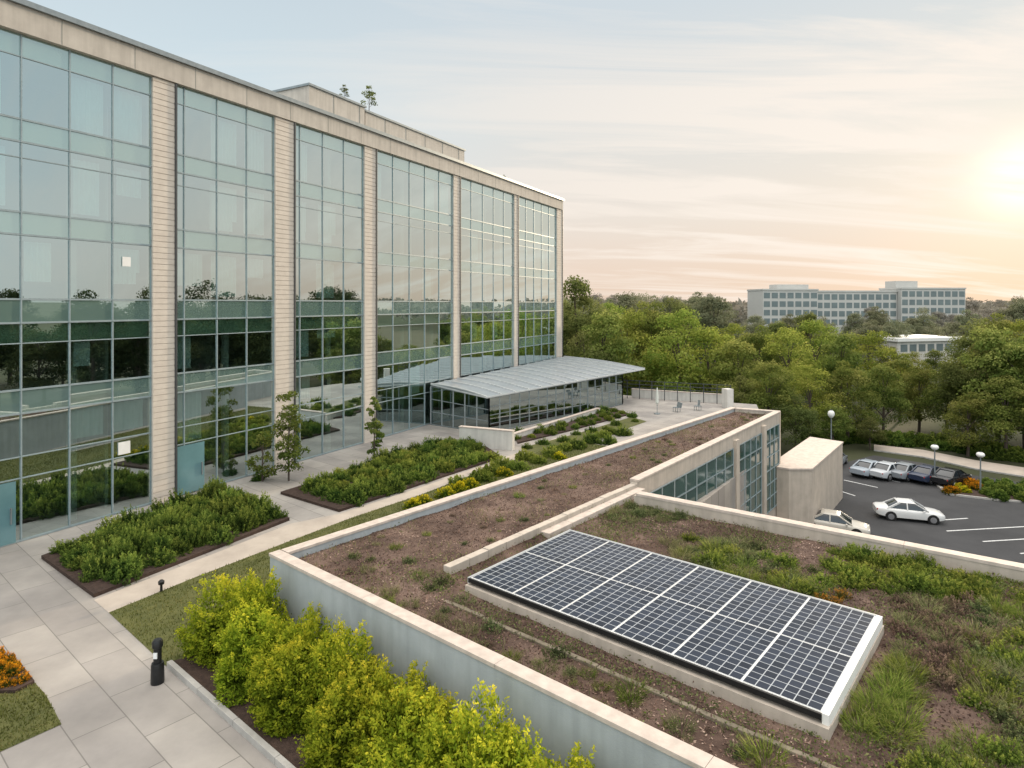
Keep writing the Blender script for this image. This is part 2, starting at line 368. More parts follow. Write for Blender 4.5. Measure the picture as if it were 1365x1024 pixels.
# ------------------------------------------------------------------ ground and plaza
sheet('ground', [(-1500, -600), (1800, -600), (1800, 2600), (-1500, 2600)], -6.03, 'ground')
slab('plaza', [(-60, -25), (25, -25), (21, -3), (8, 18), (5.4, 27), (19.4, 47), (25.5, 66.5), (10.5, 74.5), (-2, 92), (-60, 70)], -6.02, 0, 'paving')
pz = lambda lst, z=0: [P(a, b, z) for a, b in lst]
lawn_left = [(145, 817), (260, 770), (385, 722), (470, 690), (560, 660), (630, 633), (690, 612), (760, 588)]
lawn_poly = [p.xy for p in pz(lawn_left)]+[Vector((11.5, 44.0)), c0+Vector((-.1, .1)), P(222, 889, 0).xy]
sheet('lawn', lawn_poly, .012, 'lawn')
path_out = [(125, 800), (250, 752), (388, 698), (452, 685), (560, 650), (668, 612), (740, 584)]
sheet('path', [p.xy for p in pz(path_out)]+[p.xy for p in pz(lawn_left)][::-1], .006, 'path')
corner_lawn = [p.xy for p in pz([(-140, 1000), (-60, 1030), (82, 966), (62, 928), (30, 892), (-20, 862), (-140, 840)])]
sheet('corner_lawn', corner_lawn, .012, 'lawn')
rng = np.random.default_rng(3)
def blade_field(name, poly, n, h, mat, z=.012):
    p = scatter(poly, n, rng); b = np.concatenate([p, np.full((n, 1), z-.005)], 1)
    d = nrm(np.concatenate([rng.normal(size=(n, 2))*.4, np.ones((n, 1))], 1)); s = nrm(np.cross(d, rng.normal(size=(n, 3))))
    V = blades(b, d, s, h*rng.uniform(.5, 1.2, n), np.full(n, .022), rng.normal(size=(n, 3))*.4)
    t = rng.uniform(0, .8, n)
    pn = np.array([mnoise.noise((q[0]*.6, q[1]*.6, 0)) for q in p])*.5
    o = link_mesh(name, quads_mesh(name, V, np.concatenate([t+pn, t+pn+.15]), mat))
    return tag(o, 'short mown green grass of the lawn along the path' if 'corner' not in name else 'short green grass in the corner by the paving', 'grass', kind='stuff')
blade_field('lawn_grass', lawn_poly, 42000, .09, lf['lawn_blades'])
blade_field('corner_grass', corner_lawn, 9000, .08, lf['lawn_blades'])
def bed(poly, z=.14, name='planting_bed'):
    o = MB().prism(poly, .002, z).build(name, 'earth'); o['kind'] = 'structure'; return o
bed1 = [p.xy for p in pz([(55, 745), (125, 797), (386, 694), (318, 661), (290, 657)])]
bed2 = [p.xy for p in pz([(374, 659), (452, 683), (668, 611), (640, 592), (585, 590)])]
bed(bed1); bed(bed2)
K0 = P(222, 890, 0).xy
d_k = (c0-K0).dot(fn)
bed([K0+fn*.15, K0+fd*34+fn*.15, K0+fd*34+fn*(d_k-.02), K0+fd*1.0+fn*(d_k-.02)], .13)
kb = MB()
for i in range(17):
    a = K0+fd*(i*2.0); b = a+fd*1.985; kb.prism([a, b, b+fn*.15, a+fn*.15], -.01, .17)
o = kb.build('bed_kerb', 'kerb', bevel=.012); tag(o, 'pale concrete kerb along the yellow shrub bed', 'kerb', kind='structure')
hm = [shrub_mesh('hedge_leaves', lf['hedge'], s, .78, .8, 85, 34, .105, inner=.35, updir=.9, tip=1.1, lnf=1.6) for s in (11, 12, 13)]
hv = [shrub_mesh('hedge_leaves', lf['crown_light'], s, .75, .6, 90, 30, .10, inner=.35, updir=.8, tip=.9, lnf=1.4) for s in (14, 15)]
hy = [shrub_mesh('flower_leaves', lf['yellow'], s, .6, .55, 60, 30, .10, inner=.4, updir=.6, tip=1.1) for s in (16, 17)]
def shrub_obj(name, me, loc, s, label, group, cat='shrub', sz=None):
    o = link_mesh(name, me); o.location = loc; o.rotation_euler = (0, 0, random.uniform(0, 6.28)); o.scale = (s, s, sz or s)
    return tag(o, label, cat, group)
def poisson(poly, r, n, g):
    pts = []
    for q in scatter(poly, n, g):
        if all((q[0]-p[0])**2+(q[1]-p[1])**2 > r*r for p in pts): pts.append(q)
    return pts
def shrink(poly, f):
    c = sum((Vector(p) for p in poly), Vector((0, 0)))/len(poly); return [c+(Vector(p)-c)*f for p in poly]
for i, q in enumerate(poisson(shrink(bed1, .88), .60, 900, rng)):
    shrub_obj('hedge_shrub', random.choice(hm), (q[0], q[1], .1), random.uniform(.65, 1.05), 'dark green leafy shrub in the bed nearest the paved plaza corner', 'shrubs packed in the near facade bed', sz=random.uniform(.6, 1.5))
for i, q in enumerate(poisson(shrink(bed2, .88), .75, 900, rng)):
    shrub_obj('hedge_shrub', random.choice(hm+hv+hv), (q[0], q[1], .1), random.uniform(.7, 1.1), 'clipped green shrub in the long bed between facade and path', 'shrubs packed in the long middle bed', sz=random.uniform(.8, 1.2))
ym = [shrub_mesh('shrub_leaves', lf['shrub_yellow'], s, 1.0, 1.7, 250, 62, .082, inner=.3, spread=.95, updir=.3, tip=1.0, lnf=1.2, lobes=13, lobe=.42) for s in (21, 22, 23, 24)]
ys = [(0.5, 1.5, 1.34, 1.3), (1.6, 2.0, 1.42, 1.1), (2.6, 1.35, 1.26, 1.3), (3.9, 1.9, 1.40, 1.2), (4.9, 1.3, 1.24, 1.35), (6.1, 1.85, 1.40, 1.2), (7.1, 1.3, 1.26, 1.35), (8.4, 1.85, 1.42, 1.25), (9.4, 1.35, 1.32, 1.35), (10.7, 1.8, 1.46, 1.25), (11.8, 1.4, 1.38, 1.35), (13.0, 1.8, 1.50, 1.3), (14.2, 1.4, 1.42, 1.35), (15.5, 1.75, 1.48, 1.3), (16.8, 1.5, 1.40, 1.3), (18.2, 1.6, 1.35, 1.3), (19.6, 1.6, 1.3, 1.3)]
for i, (s, d, h, r) in enumerate(ys):
    p = K0+fd*s+fn*d
    shrub_obj('yellow_shrub', ym[(i*3) % 4], (p.x, p.y, .1), r, f'yellow-green bushy shrub along the grey wing wall, {ORD[i]} from the wall corner', 'yellow shrubs along the wing wall', sz=h)

# ------------------------------------------------------------------ main office building
UB0, UB1 = -17.2, 53.4
off = empty('office_building', Fp(0, 0, 0), 'long five storey glass office building with pale stone pillars', 'building')
bays = [(-16.0, -9.8, 3), (-8.6, -.56, 4), (.64, 7.5, 3), (9.0, 15.95, 3), (17.2, 28.2, 5), (29.2, 40.3, 5), (41.1, 51.8, 5)]
pill = [(-17.2, -16.0), (-9.8, -8.6), (-.56, .64), (7.5, 9.0), (15.95, 17.2), (28.2, 29.2), (40.3, 41.1), (51.8, 53.4)]
rows = [(0.0, 5.6, (2.8, 3.75), None), (5.6, 9.6, (6.7, 8.75), 'b'), (9.6, 13.5, (10.7,), 'b'), (13.5, 17.6, (14.55, 16.95), 'b'), (17.6, 22.4, (18.65, 21.4), 'b')]
g = random.Random(5)
for (u0, u1) in pill:
    mb = MB(); z = 0
    while z < 22.4:
        z1 = min(z+.30, 22.4); fbox(mb, u0, u1, -.18, .35, z, z1-.03); z += .30
    fbox(mb, u0+.02, u1-.02, -.145, .3, 0, 22.39)
    mb.build('pillar', 'siding', off)
    mb = MB(); fbox(mb, u1+.003, u1+.11, -.26, .2, 0, 22.38); mb.build('fin', 'dark_metal', off)
for bi, (u0, u1, nc) in enumerate(bays):
    ua, ub = u0+.12, u1-.004
    for (z0, z1, trs, kind) in rows:
        w = MB(); us = [ua+(ub-ua)*i/nc for i in range(nc+1)]
        if nc == 3: us = [ua, ua+.55]+[ua+.55+(ub-ua-.55)*i/3 for i in (1, 2, 3)]
        for i, u in enumerate(us):
            a = max(ua, u-.026); b = min(ub, u+.026); fbox(w, a, b, -.06, .08, z0+.012, z1-.012)
        for k, zt in enumerate((z0+.055,)+tuple(trs)):
            hh = .042 if (k < 2 and kind) or k == 0 else .022
            for a, b in zip(us, us[1:]): fbox(w, a+.027, b-.027, -.05, .07, zt-hh, zt+hh)
        wo = w.build('window', 'mullion', off)
        zs = [z0+.098]+list(trs)+[z1]
        pm = MB(); sms = []; gm_ = MB()
        for j, (za, zb) in enumerate(zip(zs, zs[1:])):
            sp_row = (kind and j == 0) or (z1 == 22.4 and j == 2)
            tgt = MB() if sp_row else pm
            if sp_row: sms.append(tgt)
            for a, b in zip(us, us[1:]):
                tv, tu = g.uniform(-.006, .006), g.uniform(-.005, .005)
                tgt.quad(Fp(a, 0-tv-tu, za), Fp(b, 0-tv+tu, za), Fp(b, tv+tu, zb), Fp(a, tv-tu, zb))
            if z0 == 5.6 and j == 2: gm_.quad(Fp(us[0], .16, za), Fp(us[-1], .16, za), Fp(us[-1], .16, zb), Fp(us[0], .16, zb))
        pm.build('pane', 'glass', wo)
        for sm in sms: sm.build('spandrel_panel', 'spandrel', wo)
        if gm_.f: gm_.build('roller_blind', 'blind_green', wo)
for z0, z1 in ((5.6, 6.7), (9.6, 10.7), (13.5, 14.55), (17.6, 18.65), (21.45, 22.38)):
    mb = MB(); fbox(mb, UB0+.5, UB1-.5, .42, 14, z0+.25, z1-.2); mb.build('floor_slab', 'interior', off)
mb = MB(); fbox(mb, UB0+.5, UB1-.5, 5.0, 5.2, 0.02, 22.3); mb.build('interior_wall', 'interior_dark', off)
for u in np.arange(-15, 52, 6.5):
    mb = MB(); fbox(mb, u, u+.18, 1.6, 4.95, .02, 22.2); mb.build('partition_wall', 'interior', off)
for u in np.arange(-12.5, 52, 4.3):
    mb = MB(); mb.tube([Fp(u, 1.0, .02), Fp(u, 1.0, 22.2)], [.22, .22], 12); mb.build('column', 'interior', off)
for k in range(60):
    bi = g.choice([1, 1, 1, 2, 2, 2, 3, 3, 4, 5, 6]); u0, u1, nc = bays[bi]; i = g.randrange(nc)
    r = g.choice([3, 4, 4, 4, 3, 2, 2, 0, 0, 1]); z1 = [5.5, 9.4, 13.3, 17.4, 21.3][r]; zb = [2.85, 6.9, 10.9, 14.8, 18.8][r]
    zb = zb+g.choice([0, 0, .6, 1.2]) if r < 4 else zb
    pw = (u1-u0)/nc; a = u0+pw*i+g.uniform(.2, .5); b = u0+pw*(i+1)-g.uniform(.1, .9)
    mb = MB(); v = .3+k*.002
    n = max(4, int((b-a)/.12))
    for q in range(n):
        x0, x1 = a+(b-a)*q/n, a+(b-a)*(q+1)/n; va, vb = v+(q % 2)*.05, v+((q+1) % 2)*.05
        mb.quad(Fp(x0, va, zb), Fp(x1, vb, zb), Fp(x1, vb, z1), Fp(x0, va, z1))
    mb.build('blind', 'blind', off)
for px, py, w, h in ((168, 349, .42, .48), (165, 597, .6, .62), (5, 655, .5, .5)):
    u = u_at(px); z = H-(py-HY)*Fp(u, 0, 0).y/FL
    mb = MB(); fbox(mb, u-w/2, u+w/2, -.05, -.035, z-h/2, z+h/2); mb.build('notice', 'white', off)
mb = MB(); fbox(mb, -8.5, -6.72, -.06, -.03, .06, 2.72); dr = mb.build('door', 'door_teal', off)
mb = MB(); fbox(mb, -6.95, -6.9, -.14, -.06, .9, 1.6); mb.build('handle', 'grey_metal', dr)
mb = MB(); fbox(mb, .85, 2.5, -.10, -.075, .06, 2.72); dr = mb.build('door', 'door_teal', off)
mb = MB(); fbox(mb, 2.3, 2.35, -.18, -.10, .9, 1.6); mb.build('handle', 'grey_metal', dr)
mb = MB(); fbox(mb, UB0, UB1, -.30, .8, 22.40, 23.55); cn = mb.build('cornice', 'cornice', off)
mb = MB()
for u in np.arange(UB0+2, UB1, 3.4): fbox(mb, u, u+.025, -.305, -.28, 22.42, 23.53)
mb.build('joint', 'interior_dark', cn)
mb = MB(); fbox(mb, UB0-.1, UB1+.1, -.48, 1.0, 23.553, 23.80); mb.build('roof_edge', 'grey_metal', off)
mb = MB(); fbox(mb, UB0, UB1, .81, 18, 22.9, 23.2); mb.build('roof', 'concrete', off)
mb = MB(); fbox(mb, UB1-.45, UB1, .36, 18, 0, 22.39); mb.build('end_wall', 'siding', off)
mb = MB(); fbox(mb, UB0, UB0+.45, .36, 18, 0, 22.39); mb.build('end_wall', 'siding', off)
mb = MB(); fbox(mb, UB0+.46, UB1-.46, 17.6, 18, 0, 22.39); mb.build('back_wall', 'siding', off)
mb = MB(); fbox(mb, UB1+.003, UB1+.9, 1.2, 17, 0, 21.6); mb.build('end_return', 'cornice', off)
def pent(pxl, pxr, v0, depth, pyl, name, mat):
    ul, ur = u_at(pxl, v0), u_at(pxr, v0); zt = H-(pyl-HY)*Fp(ul, v0, 0).y/FL
    mb = MB(); fbox(mb, ul, ur, v0, v0+depth, 23.25, zt); o = mb.build(name, mat, off)
    mb = MB(); fbox(mb, ul-.12, ur+.12, v0-.12, v0+depth+.1, zt+.003, zt+.16); mb.build('penthouse_coping', 'grey_metal', o)
    for u in np.arange(ul+2.5, ur, 2.9):
        mb = MB(); fbox(mb, u, u+.03, v0-.02, v0+.02, 23.9, zt-.05); mb.build('panel_joint', 'interior_dark', o)
    return zt+.16
z1p = pent(412, 486, 2.2, 3.8, 114, 'penthouse', 'cornice'); z2p = pent(487, 619, 2.5, 4.0, 149, 'penthouse', 'cornice')
sap = make_tree('rooftop_sapling', 61, 2.1, .75, lf['crown_dark'], 16, 520, .14, .25, 1, .035)
for i, (px, v, z, s, lab) in enumerate([(492, 3.0, z2p, .95, 'taller dark sapling growing on the office roof beside the penthouse step'), (459, 2.9, z1p, .55, 'small dark sapling on the office roof, left of the taller sapling'), (672, .8, 23.7, .35, 'tiny plant poking over the office roof edge near its far end')]):
    o = sap if i == 0 else copy_tree(sap)
    u = u_at(px, v); o.location = Fp(u, v, z-.03); o.scale = (s*1.0, s*1.0, s*1.2); tag(o, lab, 'plant')
for px, py, h, rad, n, seed, lab in ((385, 641, 5.6, 1.25, 3800, 71, 'slender young tree with airy foliage before the second glass bay'), (499, 614, 4.6, .7, 2400, 72, 'narrow columnar young tree against the third pillar of the facade'), (350, 642, 3.0, .9, 1300, 73, 'small leafy sapling left of the airy young tree')):
    t = make_tree('young_tree', seed, h, rad, lf['crown_mid'], 34, n, .15, .10, 1, .05); p = P(px, py, 0); t.location = p; tag(t, lab, 'tree')
sb = shrub_mesh('shrub_leaves', lf['hedge'], 75, .7, .9, 60, 30, .14, updir=.8)
for px, py, s, lab in ((287, 668, 1.1, 'dark shrub rising behind the near bed by the facade foot'), (262, 676, .7, 'small dark shrub between near bed and first pillar'), (345, 640, .6, 'low dark shrub beside the small leafy sapling')):
    shrub_obj('facade_shrub', sb, P(px, py, 0), s, lab, None)

# ------------------------------------------------------------------ glass pavilion
pav = empty('glass_pavilion', P(652, 578, 0), 'low glass pavilion with sloping metal roof attached to the office building', 'pavilion')
G0 = Fp(u_at(570), -.35, 0).xy; G1 = Vector((-1.85, 51.6)); G2 = Vector((11.5, 66.4)); G3 = Fp(52.5, -.35, 0).xy
def glass_face(a, b, za, zb, nc, nr):
    w = MB(); pm = MB(); d = (b-a).normalized(); n = Vector((d.y, -d.x))
    def pt(s, t, o=0): q = a+(b-a)*s+n*o; return Vector((q.x, q.y, .06+(za+(zb-za)*s-.06)*t))
    for i in range(nc+1): w.bar(pt(i/nc, 0), pt(i/nc, 1), .07, .12)
    for j in range(nr+1): w.bar(pt(0, j/nr, .012), pt(1, j/nr, .012), .06, .06)
    wo = w.build('window', 'grey_metal', pav)
    for i in range(nc):
        for j in range(nr):
            e = g.uniform(-.006, .006); pm.quad(pt(i/nc, j/nr, e), pt((i+1)/nc, j/nr, -e), pt((i+1)/nc, (j+1)/nr, -e), pt(i/nc, (j+1)/nr, e))
    pm.build('pane', 'glass_low', wo)
glass_face(G0, G1, 3.35, 2.85, 5, 3); glass_face(G1, G2, 2.85, 3.15, 16, 4); glass_face(G2, G3, 3.15, 3.5, 6, 3)
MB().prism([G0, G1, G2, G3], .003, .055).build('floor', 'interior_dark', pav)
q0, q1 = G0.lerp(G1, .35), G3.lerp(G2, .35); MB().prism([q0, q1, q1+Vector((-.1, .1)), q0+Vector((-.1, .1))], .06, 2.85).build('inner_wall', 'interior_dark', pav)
BL = Vector((G0.x, G0.y, 3.55)); FLp = Vector((G1.x-.2, G1.y-.5, 3.02)); FR = Vector((14.2, 68.2, 3.55)); BR = Vector((G3.x+.5, G3.y+1, 3.78))
def roofp(s, t, dz=0):
    b = BL.lerp(BR, s); f = FLp.lerp(FR, s); p = b.lerp(f, t); p.z += .16*math.sin(math.pi*t)+dz; return p
rb = MB(); ns, nt_ = 14, 8
for k in (0, 1):
    dz = 0 if k else -.10
    for i in range(ns):
        for j in range(nt_):
            rb.quad(roofp(i/ns, j/nt_, dz), roofp((i+1)/ns, j/nt_, dz), roofp((i+1)/ns, (j+1)/nt_, dz), roofp(i/ns, (j+1)/nt_, dz))
for j in range(nt_):
    for s in (0, 1): rb.quad(roofp(s, j/nt_, -.10), roofp(s, (j+1)/nt_, -.10), roofp(s, (j+1)/nt_), roofp(s, j/nt_))
for i in range(ns):
    rb.quad(roofp(i/ns, 1, -.10), roofp((i+1)/ns, 1, -.10), roofp((i+1)/ns, 1), roofp(i/ns, 1))
ro = rb.build('roof', 'roof_metal', pav)
for i in range(ns+1):
    sm = MB()
    for j in range(nt_+1):
        p = roofp(i/ns, j/nt_, .0); d_ = (BR-BL).normalized()*.055
        sm.v += [tuple(p-d_), tuple(p+d_), tuple(p+d_+Vector((0, 0, .09))), tuple(p-d_+Vector((0, 0, .09)))]
    for j in range(nt_):
        for q in range(4): sm.f.append((j*4+q, j*4+(q+1) % 4, j*4+4+(q+1) % 4, j*4+4+q))
    sm.f.append((0, 1, 2, 3)); e = nt_*4; sm.f.append((e, e+1, e+2, e+3))
    sm.build('seam', 'seam_metal', ro)
MB().bar(roofp(0, 1, -.05), roofp(1, 1, -.05), .08, .12).build('fascia', 'seam_metal', pav); MB().bar(roofp(0, 0, -.03), roofp(0, 1, -.03), .08, .12).build('fascia', 'seam_metal', pav)

# ------------------------------------------------------------------ wing with green roof
wing = empty('green_roof_wing', (c0.x, c0.y, 0), 'low concrete wing with planted green roof and pale coping', 'building')
def seg(a, b, side, t0, t1, z0, z1, mb=None):
    mb = mb or MB(); a, b = Vector(a), Vector(b); side = Vector(side)
    return mb.prism([a+side*t0, b+side*t0, b+side*t1, a+side*t1], z0, z1)
lN = Vector((ld.y, -ld.x))
rd = (R1-C1).normalized(); rN = Vector((rd.y, -rd.x))
bd = (BK1-BK0).normalized(); bN = Vector((-bd.y, bd.x))
ed = (R1-L1).normalized(); eN = Vector((ed.y, -ed.x))
seg(c0, FE, fn, 0, .32, -6, 2.52).build('front_wall', 'concrete', wing)
seg(c0+fn*.322+ld*.02, L1, lN, 0.02, .34, -.02, 2.52).build('side_wall', 'concrete', wing)
seg(L1+lN*.372, R1, eN, 0, .35, -6, 2.52).build('end_wall', 'stone', wing)
seg(C1, R1, -rN, 0, .38, -6, 2.51).build('window_wall', 'stone', wing)
seg(BK0, BK1, -bN, 0, .36, -6, 2.44).build('rear_wall', 'stone', wing)
def coping(a, b, side, w0, w1, z0, z1, step=4.8, mat='coping', trim0=0.0):
    a, b = Vector(a), Vector(b); d = (b-a); ln = d.length; d.normalize(); s = trim0; mb = MB()
    while s < ln:
        e = min(s+step, ln); mb.prism([a+d*s+Vector(side)*w0, a+d*(e-.007)+Vector(side)*w0, a+d*(e-.007)+Vector(side)*w1, a+d*s+Vector(side)*w1], z0, z1); s = e
    return mb.build('coping', mat, wing, bevel=.008)
coping(c0-fd*.03, FE, fn, -.03, .35, 2.523, 2.62)
coping(c0, L1, lN, -.03, .37, 2.526, 2.615, trim0=.40)
coping(L1+lN*.39, R1, eN, -.03, .38, 2.524, 2.61)
coping(C1, R1-rd*.42, -rN, -.04, .40, 2.514, 2.60)
coping(BK0+bd*.1, BK1, -bN, -.04, .38, 2.443, 2.55)
up = MB(); ud = (C1-R0); ul = ud.length; ud.normalize(); uN = Vector((ud.y, -ud.x)); s = 0
while s < ul-.1:
    e = min(s+.9, ul); up.prism([R0+ud*s-uN*.28, R0+ud*(e-.015)-uN*.28, R0+ud*(e-.015), R0+ud*s], 1.7, 2.44+random.uniform(-.014, .014)); s = e
up.build('upstand', 'stone', wing, bevel=.015)
up2 = MB(); s = 4.6
while s < ul-.1:
    e = min(s+1.5, ul); up2.prism([R0+ud*s+uN*.004, R0+ud*(e-.02)+uN*.004, R0+ud*(e-.02)+uN*.38, R0+ud*s+uN*.38], 1.7, 2.28); s = e
up2.build('ledge', 'coping', wing, bevel=.015)
def wing_window(s0, s1, z0, z1, nc, nr):
    a, b = C1+rd*s0, C1+rd*s1; w = MB(); pm = MB(); o1 = rN*.06
    rec = MB().prism([a+rN*.004, b+rN*.004, b+rN*.03, a+rN*.03], z0, z1)
    wo = rec.build('window', 'dark_metal', wing)
    for i in range(nc+1): q = a+(b-a)*i/nc+o1; w.bar((q.x, q.y, z0), (q.x, q.y, z1), .06, .06)
    for j in range(nr+1):
        z = z0+(z1-z0)*j/nr; w.bar((a.x+o1.x*1.15, a.y+o1.y*1.15, z), (b.x+o1.x*1.15, b.y+o1.y*1.15, z), .05, .05)
    w.build('frame', 'mullion', wo)
    pm.quad((*(a+rN*.036), z0), (*(b+rN*.036), z0), (*(b+rN*.036), z1), (*(a+rN*.036), z1)).build('pane', 'wing_glass', wo)
wl_ = (R1-C1).length
for (s0, s1, nc) in ((1.0, 12.6, 8), (13.6, 18.3, 4), (19.2, wl_-.7, 3)): wing_window(s0, s1, -4.0, 1.75, nc, 6)
wing_window(1.0, 12.6, -5.8, -4.4, 8, 2); wing_window(13.6, 18.3, -5.8, -4.4, 4, 2)
for s in (13.1, 18.75):
    a = C1+rd*s; MB().prism([a-rd*.3+rN*.004, a+rd*.3+rN*.004, a+rd*.3+rN*.2, a-rd*.3+rN*.2], -6, 2.2).build('pier', 'stone', wing)
an = empty('annex_block', (21.5, 48, -6), 'plain beige stone annex block beside the car park at the wing end', 'building')
A0 = R1-rN*.5+rd*.15; A1 = R1+rN*2.2-rd*.3
zt_a = -1.35
poly = [A0, R1+rN*.06-rd*1.3, R1+rN*.9-rd*1.3, A1, A1+rd*11, A0+rd*11]
MB().prism(poly, -6, zt_a).build('wall', 'stone', an)
MB().prism([poly[1]-rd*.05, poly[2]-rd*.05+rN*.05, A1-rd*.05+rN*.05, A1+rd*11.1+rN*.05, A0+rd*11.1, A0+rd*.2], zt_a+.003, zt_a+.13).build('roof_edge', 'coping', an)

soil_poly = [c0+fn*.2+lN*.1, FE+fn*.2, BK1-bN*.2, BK0-bN*.2+bd*.05, C1-rN*.15, R1-rN*.2, L1+lN*.2+eN*.15]
def soil_z(x, y):
    p = Vector((x, y)); d = (p-R0).dot(uN); s = (p-R0).dot(ud)
    st = min(max(d/.6+.5, 0), 1) if s > 0 else min(max(d/5+.5, 0), 1)
    return 2.30-.24*st+.05*mnoise.noise((x*.8, y*.8, 1))+.025*mnoise.noise((x*3, y*3, 4))
idx = {}; e1, e2 = fd, fn; stp = .22
pts = [(p-c0) for p in soil_poly]; amin = min(p.dot(e1) for p in pts); amax = max(p.dot(e1) for p in pts); bmin = min(p.dot(e2) for p in pts); bmax = max(p.dot(e2) for p in pts)
na, nb = int((amax-amin)/stp)+1, int((bmax-bmin)/stp)+1
gx = np.array([[(c0+e1*(amin+(i+.5)*stp)+e2*(bmin+(j+.5)*stp))[:] for j in range(nb)] for i in range(na)]).reshape(-1, 2)
ins = inpoly(gx, soil_poly).reshape(na, nb)
sbm = MB()
def vid(i, j):
    if (i, j) not in idx:
        q = c0+e1*(amin+i*stp)+e2*(bmin+j*stp); idx[(i, j)] = len(sbm.v); sbm.v.append((q.x, q.y, soil_z(q.x, q.y)))
    return idx[(i, j)]
for i in range(na):
    for j in range(nb):
        if ins[i, j]: sbm.f.append((vid(i, j), vid(i+1, j), vid(i+1, j+1), vid(i, j+1)))
so = sbm.build('roof_soil', 'soil', smooth=60); so['kind'] = 'structure'
vis = [c0+fn*.3, c0+fd*20+fn*.3, BK0+bd*17-bN*.4, BK0-bN*.4, C1-rN*.4, R1-rN*.5, L1+lN*.5]
n = 64000; p = scatter(vis, n, rng); zz = np.array([soil_z(x, y) for x, y in p])
C = np.concatenate([p, (zz+.012)[:, None]], 1); A = nrm(np.concatenate([rng.normal(size=(n, 2)), rng.normal(size=(n, 1))*.35], 1)); S = nrm(np.cross(A, np.concatenate([rng.normal(size=(n, 2))*.4, np.ones((n, 1))], 1)))
sz = rng.uniform(.025, .10, n); pn = np.array([mnoise.noise((x*.35, y*.35, 9))+.6*mnoise.noise((x*1.2, y*1.2, 19)) for x, y in p])
o = link_mesh('mulch', quads_mesh('mulch', leaves(C, A, S, sz, sz*.45), rng.uniform(0, .85, n)**1.3+pn*.55, lf['mulch'])); tag(o, 'brown bark mulch covering the planted roofs', 'mulch', kind='stuff')
def cover(name, n, L, mat, dens, label, zoff=.03):
    p = scatter(vis, n, rng); keep = np.array([dens(x, y) for x, y in p]) > rng.uniform(0, 1, n); p = p[keep]; n = len(p)
    zz = np.array([soil_z(x, y) for x, y in p])+rng.uniform(0, .14, n)*(.4+.6*np.array([max(0, mnoise.noise((x*2, y*2, 7))+.5) for x, y in p]))+zoff
    C = np.concatenate([p, zz[:, None]], 1); A = nrm(rng.normal(size=(n, 3))+np.array([0, 0, .4])); S = nrm(np.cross(A, rng.normal(size=(n, 3))))
    sz = L*rng.uniform(.5, 1.3, n); o = link_mesh(name, quads_mesh(name, leaves(C, A, S, sz, sz*.5), rng.uniform(.1, .8, n)+.3*(zz-zz.mean()), mat)); tag(o, label, 'ground cover', kind='stuff')
def dist_line(x, y, a, b):
    p = Vector((x, y)); d = (b-a); t = max(0, min(1, (p-a).dot(d)/d.length_squared)); return (p-(a+d*t)).length
zt = 2.50
SA, SB, SC, SD = [P(a, b, zt).xy for a, b in ((770, 709), (625, 770), (1105, 955), (1187, 826))]
sx = (SC-SB).normalized(); sy = Vector((-sx.y, sx.x)); sL, sW = (SC-SB).length, ((SA-SB).length+(SD-SC).length)/2
def right_of(x, y): return (Vector((x, y))-R0).dot(uN)
def in_array(x, y):
    q = Vector((x, y))-SB; return -.1 < q.dot(sx) < sL+.1 and -.1 < q.dot(sy) < sW+.1
def dens_green(x, y):
    r = right_of(x, y); q = Vector((x, y)); f = mnoise.noise((x*.33, y*.33, 2))+.5*mnoise.noise((x*1.3, y*1.3, 5))
    back = (q-SA).dot(sy) > .1 and r > 0
    a = max(0, f+.22)*1.5 if (r > .4 and back) else 0
    if r > 0 and (q-SC).dot(sx) > .3: a = max(a, max(0, f+.36)*1.6)
    a = max(a, .75*max(0, 1-dist_line(x, y, R0+uN*.5, C1+uN*.5)/.7)*max(0, f+.5))
    a = max(a, 1.1*max(0, 1-dist_line(x, y, SB-sy*.6-sx*1.6, SC-sy*.6+sx*1)/.6)*max(0, f+.8))
    if r < -.3: a = max(a, .5*max(0, f-.12))
    elif not back: a = max(a, .5*max(0, f-.02))
    return 0 if in_array(x, y) else min(a, 1)
cover('ground_cover', 95000, .075, lf['sage'], dens_green, 'low grey-green creeping plants spreading over the planted roof')
cover('moss', 60000, .06, lf['grass'], lambda x, y: dens_green(x, y)*max(0, mnoise.noise((x*.7, y*.7, 31))+.3)*1.6, 'bright green mossy plants in patches on the roof soil', .01)
cover('dry_plants', 46000, .08, lf['dry'], lambda x, y: 0 if in_array(x, y) else min(1, max(0, mnoise.noise((x*.4, y*.4, 55))+.12)*(1.2 if right_of(x, y) > .5 else .55)), 'dry brown plants in patches on the roof soil', .03)
n = 60000; p = scatter(vis, n, rng)
dd = np.array([0 if in_array(x, y) else max(0, mnoise.noise((x*.5, y*.5, 77))+.5*mnoise.noise((x*2.1, y*2.1, 78))+.02)*(1.0 if right_of(x, y) > 0 else .7) for x, y in p]); p = p[dd > rng.uniform(0, 1, n)]; n = len(p)
b = np.array([(x, y, soil_z(x, y)-.01) for x, y in p]); d = nrm(np.concatenate([rng.normal(size=(n, 2))*.5, np.ones((n, 1))], 1)); s_ = nrm(np.cross(d, rng.normal(size=(n, 3)))); t = rng.uniform(.1, .7, n)
o = link_mesh('dry_grass', quads_mesh('dry_grass', blades(b, d, s_, rng.uniform(.06, .26, n), rng.uniform(.008, .018, n), rng.normal(size=(n, 3))*.5), np.concatenate([t, t+.3]), lf['grass_pale'])); tag(o, 'sparse pale dry grass growing out of the roof mulch', 'grass', kind='stuff')
eb = MB(); s = -1.0
while s < 12.4:
    a = SB-sy*.95+sx*s; b = a+sx*1.18; eb.prism([a, b, b+sy*.13, a+sy*.13], 1.9, 2.14+random.uniform(-.03, .02)); s += 1.2
